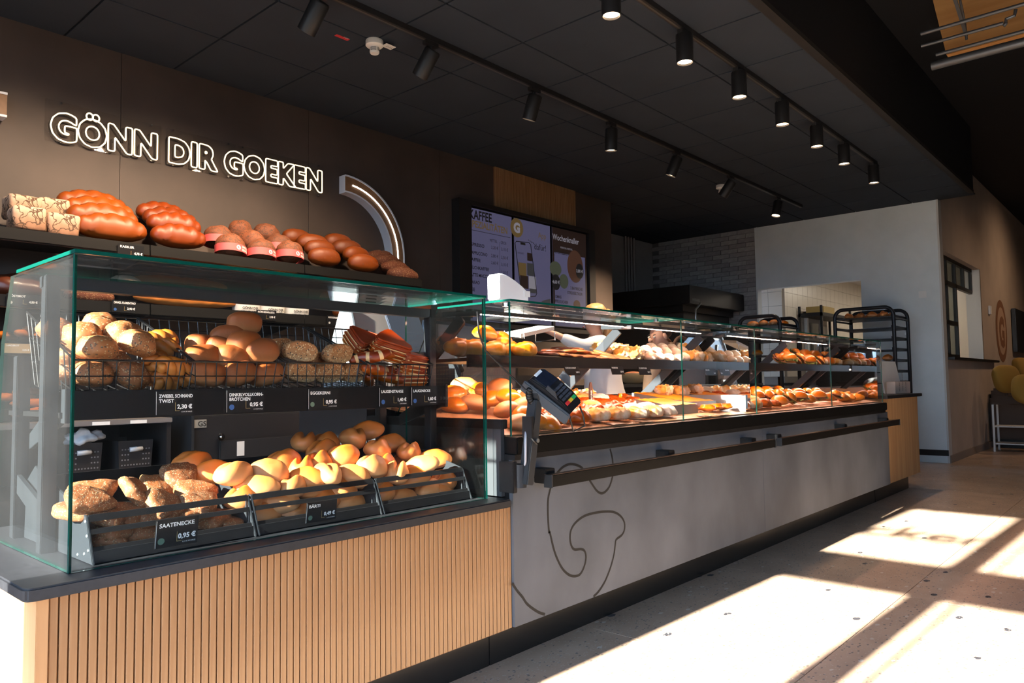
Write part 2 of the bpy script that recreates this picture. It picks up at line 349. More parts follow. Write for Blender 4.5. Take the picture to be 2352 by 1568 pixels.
# ---------------------------------------------------------------- lamps on the ceiling
LAMPB = mat('lamp_black', (.012, .012, .013), .45)
LED = mat('lamp_glow', (1, .8, .6), .4, emit=((1.0, .70, .45), 14))
def track(name, label, y, x0, x1):
    t = thing(name, label, 'light track', (x0, y, ZC), 'ceiling light tracks')
    MB().box(x0, x1, y-.018, y+.018, ZC-.034, ZC).build('rail', LAMPB, t, bevel=.002)
    MB().box(x0, x1, y-.006, y+.006, ZC-.0355, ZC-.0345).build('conductor_slot', mat('slot_grey', (.12, .11, .10), .4, .6), t)
    return t
track('light_track', 'black ceiling light track running above the front glass cases', 2.0, 1.0, 7.40)
track('light_track', 'black ceiling light track nearer the dark back wall', 3.15, .9, 8.62)
def spot(x, y, aim, power, label, group, r=.048, h=.17, blend=.35, size=62, drop=.075):
    aim = Vector(aim).normalized(); t = thing('spotlight', label, 'spotlight', (x, y, ZC-.034), group)
    pv = Vector((x, y, ZC-.034-drop))
    MB().box(x-.05, x+.05, y-.017, y+.017, ZC-.06, ZC-.034).build('adapter', LAMPB, t, bevel=.003)
    MB().cyl((x, y, ZC-.05), pv, .009, 8).build('stem', LAMPB, t)
    a = pv-aim*.03; b = a+aim*h
    MB().lathe([(.004, 0), (r*.86, 0), (r, .008), (r, h), (r*.9, h), (r*.86, h-.012)], a, aim, 28).build('housing', LAMPB, t, smooth='auto')
    MB().disc(b-aim*.011, aim, r*.86, 28).build('diffuser', LED, t)
    l = bpy.data.lights.new('spot_beam', 'SPOT'); l.energy = power; l.color = (1.0, .72, .48); l.spot_size = R_(size); l.spot_blend = blend; l.shadow_soft_size = .03
    lo = bpy.data.objects.new('spot_beam', l); COL.objects.link(lo); lo.parent = t; lo.location = b+aim*.004-WL(t); lo.rotation_euler = aim.to_track_quat('-Z', 'Y').to_euler()
    return t
for i, x in enumerate((3.02, 3.76, 4.47, 5.17, 5.85, 6.49, 7.32)):
    spot(x, 2.0, (0, 0, -1), 26, 'black cylinder spotlight shining straight down, %s from the left on the front track' % ORD[i], 'spotlights over the glass cases', drop=.045)
for i, (x, aim, pw, sz) in enumerate(((1.3, (-.05, .9, -1), 190, 92), (2.1, (-.12, .88, -1), 200, 92), (2.86, (-.1, .8, -1), 150, 92), (3.80, (.0, .40, -1), 110, 70), (4.72, (.08, .10, -1), 300, 60), (5.72, (-.1, .42, -1), 220, 80), (6.78, (-.06, .80, -1), 750, 62), (7.93, (-.25, .1, -1), 30, 60))):  # leftmost lamp is unseen, added to feed the glow on the wall
    spot(x, 3.15, aim, pw, 'black cylinder spotlight tilted on its stem, %s from the left on the rear track' % ORD[i], 'spotlights by the back wall', size=sz, blend=.95)
for i, (x, y, aim) in enumerate(((10.9, .3, (0, .2, -1)), (13.4, .1, (0, .55, -1)))):
    l = bpy.data.lights.new('hall_downlight', 'SPOT'); l.energy = 60 if i == 0 else 110; l.color = (1.0, .66, .40); l.spot_size = R_(130); l.spot_blend = 1.0; l.shadow_soft_size = .06
    t = thing('hall_downlight', 'recessed warm downlight in the dark hall ceiling, %s from the soffit’s end' % ORD[i], 'downlight', (x, y, ZU), 'hall downlights')
    MB().lathe([(.07, 0), (.08, -.004), (.08, -.03), (.06, -.03), (.055, -.01)], (x, y, ZU), (0, 0, 1), 20).build('housing', LAMPB, t, smooth='auto')
    lo = bpy.data.objects.new('hall_downlight_beam', l); COL.objects.link(lo); lo.parent = t; lo.location = (0, 0, -.035); lo.rotation_euler = Vector(aim).normalized().to_track_quat('-Z', 'Y').to_euler()
def smoke(x, y, label, txt):
    t = thing('smoke_detector', label, 'smoke detector', (x, y, ZC), 'ceiling smoke detectors')
    wm = mat('detector_white', (.75, .74, .70), .5)
    MB().lathe([(.05, 0), (.052, -.004), (.052, -.03), (.046, -.036), (.03, -.04)], (x, y, ZC), (0, 0, 1), 28).build('base', wm, t, smooth='auto')
    mb = MB().lathe([(.028, -.04), (.028, -.072), (.024, -.078), (.004, -.079)], (x, y, ZC), (0, 0, 1), 24); mb.build('sensor_chamber', wm, t, smooth='auto')
    g = MB()
    for k in range(24):
        if k % 6 == 5: continue
        a = k*math.pi/12
        for z in (-.049, -.056, -.063): g.bar((x+.0283*math.cos(a), y+.0283*math.sin(a), ZC+z), (x+.0283*math.cos(a+.24), y+.0283*math.sin(a+.24), ZC+z), .0015, .003)
    g.build('vent', mat('detector_slot', (.08, .08, .08), .6), t)
    MB().box(x+.03, x+.10, y-.075, y-.025, ZC-.030, ZC-.028).build('number_plate', wm, t)
    MB().text(txt, (x+.096, y-.04, ZC-.0305), (-1, 0, 0), (0, -1, 0), .028).build('number', mat('print_black', (.02, .02, .02), .6), t)
smoke(2.67, 3.43, 'white smoke detector on the dark ceiling left of the rear light track', '21/1')
smoke(7.15, 3.43, 'small white smoke detector far back by the rear track’s tilted spotlights', '21/2')
st = MB().box(2.47, 2.56, 3.52, 3.545, ZC-.0015, ZC).build('ceiling_sticker', mat('red_sticker', (.55, .02, .03), .5), origin=(2.5, 3.53, ZC))
tag(st, 'small red sticker on the ceiling beside the nearer smoke detector', 'sticker')
MB().text('20/1', (2.55, 3.525, ZC-.002), (-1, 0, 0), (0, -1, 0), .02).build('number', INK, st)
# timber beam and pipes high up in the hall
TIM = oak_mat('spruce', (.36, .17, .05), (.46, .24, .08), .6, stretch=(8, 1.2, 20))
tag(MB().prism([(1.19, ZU), (1.12, 3.27), (-4.9, 3.27), (-4.9, ZU)], 'x', 6.0, 6.22).build('timber_beam', TIM, origin=(6.1, -2, ZU)), 'honey-coloured timber beam under the hall ceiling, top right corner', 'beam')
GALV = mat('galvanised_tube', (.09, .095, .105), .5, .5)
pt = thing('pipe_run', 'grey metal pipes on hangers crossing in front of the timber beam', 'pipes', (5.6, 0, 3.3))
for (ua, va, ub, vb, x, r, nm) in ((2115, 78, 2352, 14, 5.45, .012, 'pipe'), (2116, 106, 2305, 60, 5.55, .011, 'pipe'), (2150, 126, 2352, 74, 5.7, .012, 'pipe'), (2140, 152, 2352, 92, 5.75, .030, 'pipe')):
    a, b = at(ua, va, x=x), at(ub, vb, x=x); z = a.z
    MB().cyl((x, a.y, z), (x, -4.9 if r > .011 else b.y, z), r, 12).build(nm, GALV, pt, smooth='auto')
for yy in (.95, .1):
    MB().tube([(5.75, yy, 3.24), (5.72, yy, 3.34), (5.6, yy, 3.45), (5.6, yy, ZU)], .008, 8).build('hanger', GALV, pt)
    MB().bar((5.42, yy, 3.40), (5.75, yy, 3.27), .02, .012).build('bracket', GALV, pt)
MB().tube([at(2305, 60, x=5.55), at(2310, 55, x=5.55), at(2311, 44, x=5.55), at(2330, 36, x=5.55), at(2333, 22, x=5.55)], .011, 8).build('bend', GALV, pt)
# ---------------------------------------------------------------- the counters
TOPM = mat('dark_worktop', (.012, .013, .016), .45, var=(60, (.018, .019, .023), .3, .7), spec=.35)
PLINTH = mat('black_plinth', (.014, .014, .014), .25)
bc = thing('bread_counter', 'low oak counter with vertical slats and dark worktop under the left glass case', 'counter', (.48, 1.68, 0))
MB().box(.50, 1.862, 1.690, 2.42, .14, .546).build('body', OAKDK, bc)
MB().box(.52, 1.860, 1.78, 2.38, 0, .14).build('plinth', PLINTH, bc)
MB().box(.478, .500, 1.668, 2.44, .10, .546).build('end_panel', OAKP, bc, bevel=.0015)
sm = MB().box(-.0076, .0076, -.0075, .0075, 0, .398).mesh('slat', OAK, bevel=.0012, seg=1)
for i in range(75): piece('slat', sm, (.5105+i*.01815, 1.6815, .148), bc)
tp = MB().prism([(.450, 1.665), (.4558, 1.651), (.47, 1.645), (1.836, 1.645), (1.836, 2.46), (.45, 2.46)], 'z', .547, .573).build('worktop', TOPM, bc, bevel=.004)

sc = thing('service_counter', 'long counter with grey concrete-look front, black rim and two handrails', 'counter', (1.87, 1.67, 0))
MB().box(1.868, 6.19, 1.682, 2.45, .148, .70).box(1.868, 6.10, 1.701, 2.45, .70, .771).build('body', BLACK, sc)
MB().box(1.864, 6.19, 1.78, 2.4, 0, .148).build('plinth', PLINTH, sc)
for a, b in ((1.864, 3.868), (3.871, 6.19)): MB().box(a, b, 1.664, 1.681, .15, .698).build('front_panel', CONC, sc)
RIM = mat('gloss_black', (.006, .006, .006), .3, spec=.18)
MB().box(1.862, 6.10, 1.640, 1.70, .716, .772).build('rim', RIM, sc, bevel=.003)
MB().box(1.862, 6.10, 1.652, 1.70, .696, .714).build('rim_groove', BLACK, sc)
MB().box(1.838, 1.866, 1.685, 2.42, .800, .832).build('side_ledge', BLACK, sc, bevel=.003)
MB().box(1.846, 1.864, 1.70, 2.40, .575, .80).build('side_panel', mat('side_grey', (.035, .04, .046), .4), sc)
MB().box(1.8445, 1.846, 1.735, 1.80, .575, .80).build('side_strip', mat('strip_grey', (.045, .05, .057), .4), sc)
# outline of a letter routed into the front panel
GA = [(945,640),(960,700),(968,770),(966,840),(945,920),(915,965),(880,983),(845,965),(815,925),(780,870),(740,800),(700,770),(640,757),(590,775),(555,805),(525,845),(500,900),(485,945),(468,1020),(465,1100),(468,1200),(475,1290)]
GB = [(128,350),(150,440),(180,510),(210,545),(240,557),(270,548),(290,510),(298,470),(292,440),(275,430),(245,432),(230,415),(223,380),(228,340),(250,305),(290,275),(340,260),(390,254),(430,257),(460,275),(478,305),(478,340),(465,365),(440,385),(435,410),(430,450),(415,510),(390,575),(360,625),(333,653)]
GC = [(-48,590),(-25,625),(0,655),(20,685),(50,710),(80,728),(106,736)]
def smooth_path(P, k=4):
    out = []
    for i in range(len(P)-1):
        p0, p1, p2, p3 = P[max(i-1, 0)], P[i], P[i+1], P[min(i+2, len(P)-1)]
        for t in (q/k for q in range(k)):
            out.append(.5*((2*p1)+(p2-p0)*t+(2*p0-5*p1+4*p2-p3)*t*t+(3*p1-p0-3*p2+p3)*t**3))
    return out+[P[-1]]
pa = [at(1120+u*.2976, 840+v*.2976, y=1.6635) for u, v in GA]+[at(1200+u*.4898, 1050+v*.4898, y=1.6635) for u, v in GB]
pc = [at(1200+u*.4898, 1050+v*.4898, y=1.6635) for u, v in GC]
def ribbon(P, w_):
    P = smooth_path(P); mb = MB()
    vs_ = []
    for i, p in enumerate(P):
        d = (P[min(i+1, len(P)-1)]-P[max(i-1, 0)]).normalized(); n = Vector((-d.z, 0, d.x))
        vs_ += [p+n*w_/2, p-n*w_/2]
    return mb.add(vs_, [(2*i, 2*i+1, 2*i+3, 2*i+2) for i in range(len(P)-1)])
GRV = mat('groove_black', (.006, .006, .006), .7)
m = MB(); 
for q in (pa, pc):
    r = ribbon(q, .0095); m.add(r.v, r.f)
tag(m.build('engraved_letter', GRV, sc), 'black outline of a rounded letter routed into the grey front')
# handrails
for k, (x0, x1, br) in enumerate(((1.957, 3.832, (1.985, 2.80, 3.62)), (3.905, 6.17, (3.945, 5.02, 5.95)))):
    h = MB().box(x0+.006, x1-.006, 1.575, 1.605, .603, .643).build('handrail', RIM, sc, bevel=.002)
    for a, b in ((x0, x0+.006), (x1-.006, x1)): MB().prism([(1.573, .601), (1.607, .601), (1.607, .622), (1.600, .645), (1.573, .645)], 'x', a, b).build('end_cap', ANTH, h)
    MB().box(x0, x1, 1.576, 1.604, .6432, .6442).build('oak_inlay', mat('inlay', (.16, .085, .05), .4), h)
    for x in br: MB().box(x-.025, x+.025, 1.60, 1.664, .628, .662).box(x-.012, x+.012, 1.59, 1.664, .61, .64).build('bracket', BLACK, h, bevel=.002)
ec = thing('oak_end_cabinet', 'plain oak cabinet with dark top closing the counter’s far end', 'cabinet', (6.2, 1.69, 0))
MB().box(6.196, 7.20, 1.692, 2.5, .14, .795).build('body', OAKP, ec)
MB().box(6.20, 7.16, 1.78, 2.4, 0, .14).build('plinth', PLINTH, ec)
MB().box(6.19, 7.235, 1.66, 2.55, .796, .822).build('worktop', TOPM, ec, bevel=.003)

# ---------------------------------------------------------------- left glass case
def pane(x0, x1, y0, y1, z0, z1, name, parent):
    """sheet of clear glass whose cut edges show green"""
    mb = MB().box(x0, x1, y0, y1, z0, z1)
    th = min((x1-x0, 0), (y1-y0, 1), (z1-z0, 2))[1]
    ax = [2, 2, 1, 1, 0, 0]
    mb.m = [0 if a == th else 1 for a in ax]
    return mb.build(name, [GLASS, EDGE], parent)
c1 = thing('glass_bread_case', 'tall clear glass case with green edges over the slatted counter', 'display case', (1.2, 1.72, .573))
pane(.548, 1.795, 1.715, 1.723, .574, 1.238, 'front_pane', c1)
pane(.548, 1.800, 1.715, 2.12, 1.239, 1.247, 'top_pane', c1)
m = MB().prism([(1.724, .574), (2.30, .574), (2.235, 1.07), (2.165, 1.236), (1.724, 1.236)], 'x', .548, .556); m.m = [0, 0]+[1]*5
m.build('end_pane', [GLASSD, EDGE], c1)
m = MB().prism([(1.724, .574), (2.12, .574), (2.12, 1.236), (1.724, 1.236)], 'x', 1.787, 1.795); m.m = [0, 0]+[1]*4
m.build('end_pane', [GLASS, EDGE], c1)
POST = mat('frame_anthracite', (.016, .018, .022), .45, .1, spec=.3)
for x, y, zt in ((.585, 1.985, 1.222), (1.802, 2.0, 1.222), (.60, 2.25, 1.04), (1.815, 2.3, 1.04)):
    MB().box(x-.016, x+.016, y-.016, y+.016, .573, zt).build('post', POST, c1, bevel=.002)
MB().box(.569, 1.818, 1.984, 2.016, 1.192, 1.222).build('cross_bar', POST, c1, bevel=.002)
MB().prism([(1.98, .60), (2.27, .70), (2.27, .745), (1.98, .66)], 'x', .59, .60).build('side_brace', ANTH, c1)
sh = MB().box(.60, 1.83, 1.958, 2.36, .885, .897).build('shelf', BLACK, c1)
MB().box(.615, 1.828, 1.945, 1.957, .878, .948).build('label_strip', mat('label_strip_black', (.005, .005, .006), .4, spec=.25), sh, bevel=.001)
for x in (.612, 1.828): MB().prism([(1.942, .872), (1.97, .872), (2.2, .80), (2.2, .84), (1.97, .952), (1.942, .952)], 'x', x-.006, x+.006).build('shelf_bracket', ANTH, sh, bevel=.001)

# angled trays for rolls
TRAYM = mat('tray_black', (.008, .008, .009), .42, spec=.3)
def roll_tray(x0, x1, label):
    t = thing('roll_tray', label, 'tray', ((x0+x1)/2, 1.95, .573), 'angled roll trays')
    prof = [(1.752, .574), (1.795, .672), (1.83, .682), (2.15, .762), (2.215, .72), (2.225, .574)]
    for x in (x0, x1-.006):
        sp = MB().prism(prof, 'x', x, x+.006).build('side_panel', ANTH, t, bevel=.0015)
        rv = MB()
        sx = -1 if x == x0 else 1; xx = x if sx < 0 else x+.006
        for y, z in ((1.797, .662), (1.787, .632), (1.777, .602), (1.80, .592), (1.84, .585)): rv.lathe([(.0038, 0), (.0036, .0012), (.0015, .0024)], (xx, y, z), (sx, 0, 0), 10)
        rv.build('rivet', STEEL, sp)
    for (ya, za, yb, zb) in ((1.790, .661, 1.7965, .675), (1.779, .635, 1.7840, .6455), (1.757, .577, 1.7705, .608)):
        MB().prism([(ya, za), (ya+.004, za), (yb+.004, zb), (yb, zb)], 'x', x0+.006, x1-.006).build('front_bar', TRAYM, t)
    MB().prism([(1.757, .576), (1.763, .576), (1.768, .60), (1.763, .60)], 'x', x0+.006, x1-.006).build('front_rail', TRAYM, t)
    MB().prism([(1.765, .590), (1.765, .594), (2.20, .640), (2.20, .634)], 'x', x0+.006, x1-.006).build('bottom', TRAYM, t)
    MB().prism([(2.195, .634), (2.2, .634), (2.205, .73), (2.2, .73)], 'x', x0+.006, x1-.006).build('back', TRAYM, t)
roll_tray(.606, .990, 'black angled tray of dark seeded corners, nearest to the left end glass')
roll_tray(.994, 1.390, 'black angled tray of pale rolls in the middle of the lower row')
roll_tray(1.394, 1.762, 'black angled tray of rolls at the right end of the lower row')

# wire baskets on the shelf
WIRE = mat('black_wire', (.012, .012, .013), .35, .4)
def wire_basket(x0, x1, label):
    t = thing('wire_basket', label, 'basket', ((x0+x1)/2, 2.15, .90), 'black wire baskets')
    yf0, zf0, yf1, zf1 = 1.985, .905, 1.968, 1.022          # front bottom, front rim
    yb0, zb0, yb1, zb1 = 2.30, .965, 2.34, 1.165            # back bottom, back rim
    L = lambda a, b, q: a+(b-a)*q
    MB().tube([(x0, yf1, zf1), (x1, yf1, zf1), (x1, yb1, zb1), (x0, yb1, zb1)], .0032, 6, closed=True).build('rim', WIRE, t)
    xi, xo = x0+.012, x1-.012
    for nm, ya0, za0, ya1, za1, n in (('front_grid', yf0, zf0, yf1, zf1, 2), ('back_grid', yb0, zb0, yb1, zb1, 5)):
        g = MB(); nv = 9
        for i in range(nv+1):
            q = i/nv; g.tube([(L(xi, xo, q), ya0, za0), (L(x0, x1, q), ya1, za1)], .0016, 5)
        for j in range(n+1):
            q = j/(n+1); g.tube([(L(xi, x0, q), L(ya0, ya1, q), L(za0, za1, q)), (L(xo, x1, q), L(ya0, ya1, q), L(za0, za1, q))], .0016, 5)
        g.build(nm, WIRE, t)
    for a, b in ((xi, x0), (xo, x1)):
        g = MB()
        for i in range(1, 10):
            q = i/10; g.tube([(a, L(yf0, yb0, q), L(zf0, zb0, q)), (b, L(yf1, yb1, q), L(zf1, zb1, q))], .0016, 5)
        for q in (0, .33, .66): g.tube([(L(a, b, q), L(yf0, yf1, q), L(zf0, zf1, q)), (L(a, b, q), L(yb0, yb1, q), L(zb0, zb1, q))], .0016, 5)
        g.build('side_grid', WIRE, t)
    g = MB()
    for i in range(10): g.tube([(L(xi, xo, i/9), yf0, zf0), (L(xi, xo, i/9), yb0, zb0)], .0016, 5)
    for i in range(5): g.tube([(xi, L(yf0, yb0, i/4), L(zf0, zb0, i/4)), (xo, L(yf0, yb0, i/4), L(zf0, zb0, i/4))], .0016, 5)
    g.build('bottom_grid', WIRE, t)
wire_basket(.632, .922, 'black wire basket of round seeded rolls and twists, leftmost on the shelf')
wire_basket(.926, 1.200, 'black wire basket of brown wholemeal rolls, second from the left')
wire_basket(1.208, 1.496, 'black wire basket of seed-crusted half rolls, third from the left')
wire_basket(1.512, 1.786, 'black wire basket of lye pastries, at the right end of the shelf')

# price cards
CARD = mat('card_black', (.007, .0075, .009), .5, spec=.25)
BADGE = {'g': mat('badge_green', (.10, .17, .12), .5), 'b': mat('badge_blue', (.03, .10, .30), .5), 'w': mat('badge_white', (.5, .5, .46), .5)}
def price_tag(p0, p1, name, price, label, badge=None, n=(0, -1, 0), tick=True, small=False, card=CARD, ink=INK):
    """card between lower left p0 and upper right p1, facing -y (or tilted)"""
    p0, p1 = Vector(p0), Vector(p1); xd = Vector((p1.x-p0.x, 0, 0)); yd = Vector((0, p1.y-p0.y, p1.z-p0.z)); W, H = xd.length, yd.length
    xd.normalize(); yd.normalize(); nn = xd.cross(yd); c = (p0+p1)/2
    t = tag(MB().obox(c, xd*W/2, yd*H/2, nn*.0008).build('price_tag', card, origin=(c.x, c.y, p0.z)), label, 'price tag', 'black price tags')
    P = lambda a, b: p0+xd*(a*W)+yd*(b*H)+nn*.0012
    ls = name.split('\n'); s_ = H*(.20 if not small else .24)
    for i, l in enumerate(ls):
        w_ = min(.88*W, len(l)*s_*.62)
        MB().text(l, P(.08, .72-.2*i), xd, yd, s_, s_*.02, width=w_).build('name_print', ink, t)
    if price:
        MB().text(price, P(.95, .26), xd, yd, H*.24, H*.008, 'r').build('price_print', ink, t)
        if tick: MB().quad(P(.50, .16), P(.508, .16), P(.508, .52), P(.50, .52)).quad(P(.50, .16), P(.62, .16), P(.62, .175), P(.50, .175)).build('corner_line', GOLDINK, t)
        MB().text('1,10 € IM HAUS' if not small else '...', P(.95, .10), xd, yd, H*.07, 0, 'r').build('small_print', INK, t)
    if badge: MB().disc(P(.14, .24), nn, H*.12).build('badge', BADGE[badge], t)
    if not small: MB().quad(P(.012, .02), P(.02, .02), P(.02, .98), P(.012, .98)).build('edge_line', INK, t)
    return t
price_tag((.737, 1.757, .585), (.836, 1.748, .650), 'SAATENECKE', '0,95 €', 'black price tag reading SAATENECKE on the front of the left tray', 'g')
price_tag((1.132, 1.757, .585), (1.228, 1.750, .640), 'BÄRTI', '0,49 €', 'black price tag reading BÄRTI on the front of the middle tray', 'g')
for (ua, ub, nm, pr, bd) in ((357, 445, 'ZWIEBEL SCHMAND\nTWIST', '2,30 €', None), (519, 607, 'DINKELVOLLKORN-\nBRÖTCHEN', '0,95 €', 'b'), (707, 776, 'EGGEKERNI', '0,95 €', 'g'), (870, 936, 'LAUGENSTANGE', '1,40 €', 'b'), (944, 1004, 'LAUGENECKE', '1,60 €', 'b')):
    a, b = at(ua, 925, y=1.9445), at(ub, 925, y=1.9445)
    price_tag((a.x, 1.944, .882), (b.x, 1.944, .944), nm, pr, 'black price tag reading %s on the shelf edge' % nm.replace('\n', ' '), bd)
# ---------------------------------------------------------------- the long glass case
c2 = thing('glass_pastry_case', 'long low glass display case in four bays on the grey counter', 'display case', (4, 1.7, .772))
SEAM = [1.866, 3.035, 3.825, 4.985, 6.105]
for a, b in zip(SEAM, SEAM[1:]):
    pane(a+.001, b-.001, 1.668, 1.674, .774, 1.229, 'front_pane', c2)
    pane(a+.001, b-.001, 1.668, 2.03, 1.231, 1.238, 'top_pane', c2)
for x in (1.866, 6.099):
    m = MB().prism([(1.676, .774), (2.30, .774), (2.12, 1.10), (2.03, 1.229), (1.676, 1.229)], 'x', x, x+.006); m.m = [0, 0]+[1]*5
    m.build('end_pane', [GLASS, EDGE], c2)
MB().prism([(1.70, .773), (1.70, .778), (2.36, .872), (2.36, .862)], 'x', 1.872, 6.09).build('deck', mat('deck_brown', (.33, .16, .075), .45, var=(40, (.38, .19, .09), .3, .7)), c2)
MB().box(1.866, 6.10, 2.36, 2.40, .776, .885).build('back_rail', ANTH, c2, bevel=.003)
STR = mat('strut_grey', (.035, .041, .05), .4, .3)
for x in (1.905, 2.93, 3.74, 4.93, 5.98):
    MB().bar((x, 2.33, .86), (x, 1.94, 1.195), .045, .012, up=(1, 0, 0)).bar((x, 1.86, 1.204), (x, 2.03, 1.212), .03, .018).build('strut', STR, c2, bevel=.002)
    MB().bar((x+.028, 2.345, .86), (x+.028, 1.965, 1.18), .014, .02, up=(1, 0, 0)).build('strut_channel', BLACK, c2)
    MB().cyl((x+.04, 1.76, 1.236), (x+.04, 1.76, 1.224), .012, 12).build('glass_clamp', CHROME, c2)
    MB().box(x+.02, x+.06, 1.99, 2.03, 1.214, 1.230).build('glass_clamp', CHROME, c2, bevel=.002)
MB().box(1.90, 6.08, 1.885, 1.915, 1.208, 1.222).build('led_profile', ANTH, c2)
LEDM = mat('led_strip', (1, .85, .75), .4, emit=((1.0, .56, .42), 170))
for a, b in ((1.90, 2.91), (2.97, 3.66), (3.80, 4.72), (4.78, 5.60)): MB().box(a, b, 1.896, 1.902, 1.2062, 1.2078).build('led_strip', LEDM, c2)
s2 = MB().box(1.885, 3.805, 1.90, 2.20, 1.034, 1.046).box(3.825, 6.08, 1.90, 2.20, 1.034, 1.046).build('shelf', BLACK, c2)
MB().box(1.885, 6.06, 1.888, 1.899, 1.012, 1.058).build('shelf_lip', mat('lip_dark', (.022, .018, .017), .35), s2, bevel=.001)
MB().box(1.885, 6.06, 1.886, 1.888, 1.020, 1.0215).build('lip_line', ANTH, s2)
for a, b in ((1.92, 2.91), (2.97, 3.66), (3.80, 4.8), (4.95, 6.0)): MB().box(a, b, 1.915, 1.930, 1.024, 1.030).build('led_strip', LEDM, s2)  # second strips, added under the shelf to light the deck
MIR = mat('mirror', (.72, .77, .82), .02, 1.0)
MB().prism([(1.70, .80), (2.30, .88), (2.16, 1.10), (2.03, 1.222), (1.70, 1.222)], 'x', 3.812, 3.816).build('mirror_divider', MIR, c2)
MB().prism([(1.70, .80), (2.30, .88), (2.16, 1.10), (2.03, 1.222), (1.70, 1.222)], 'x', 6.090, 6.094).build('mirror_end', MIR, c2)
# labels under the upper shelf and along the deck
def hang_tag(u0, u1, v0, v1, nm, pr, label):
    a, b = at(u0, v1, y=1.885), at(u1, v0, y=1.885)
    price_tag((a.x, 1.875, a.z), (b.x, 1.885, b.z), nm, pr, label, small=True, tick=False)
hang_tag(1295, 1329, 841, 862, 'SCHOKO DONUT', '1,60 €', 'small black price tag hanging under the pastry shelf, leftmost')
hang_tag(1402, 1430, 841, 860, 'NUSSECKE', '2,20 €', 'small black price tag under the pastry shelf, second from the left')
hang_tag(1465, 1492, 842, 861, 'FLORENTINER', '2,20 €', 'small black price tag under the pastry shelf, third from the left')
hang_tag(1618, 1642, 847, 862, 'BERLINER', '1,50 €', 'small black price tag under the pastry shelf, fourth from the left')
hang_tag(1704, 1726, 848, 862, 'STREUSEL', '2,40 €', 'small black price tag under the pastry shelf, fifth from the left')
BRCARD = mat('card_brown', (.16, .085, .045), .4)
def deck_z(y): return .778+(y-1.70)*.1424
for i, (u, nm, pr) in enumerate(((1262, 'QUARK', '0,95 €'), (1300, 'ROSINEN', '1,10 €'), (1420, 'NUSS', '2,10 €'), (1485, 'KIRSCH', '2,30 €'), (1625, 'MANDEL', '2,40 €'), (1660, 'APFEL', '2,40 €'))):
    a = at(u, 1000-(u-1200)*.13, y=1.70); x = a.x
    price_tag((x-.05, 1.69, .781), (x+.05, 1.735, .786), nm, pr, 'flat brown price card on the deck’s front edge, %s from the left' % ORD[i], small=True, tick=False, card=BRCARD)
# steel drip trays on the deck
ALU = mat('baking_tin', (.24, .26, .28), .45, .7)
def tin(x0, x1, y0, y1, h, label, name='baking_tin'):
    t = thing(name, label, 'tray', ((x0+x1)/2, (y0+y1)/2, deck_z(y0)), 'baking tins on the deck')
    z0, z1 = deck_z(y0), deck_z(y1)
    def side(xa, xb, ya, yb): 
        MB().add([(xa, ya, deck_z(ya)), (xb, yb, deck_z(yb)), (xb, yb, deck_z(yb)+h), (xa, ya, deck_z(ya)+h), (xa+.002, ya+.002, deck_z(ya)), (xb+.002, yb+.002, deck_z(yb)), (xb+.002, yb+.002, deck_z(yb)+h), (xa+.002, ya+.002, deck_z(ya)+h)],
                 [(0, 1, 2, 3), (7, 6, 5, 4), (3, 2, 6, 7), (0, 3, 7, 4), (1, 5, 6, 2)]).build('wall', ALU, t)
    side(x0, x1, y0, y0); side(x0, x0, y0, y1); side(x1, x1, y0, y1); side(x0, x1, y1, y1)
    MB().quad((x0, y0, z0+.002), (x1, y0, z0+.002), (x1, y1, z1+.002), (x0, y1, z1+.002)).build('bottom', ALU, t)
    return t
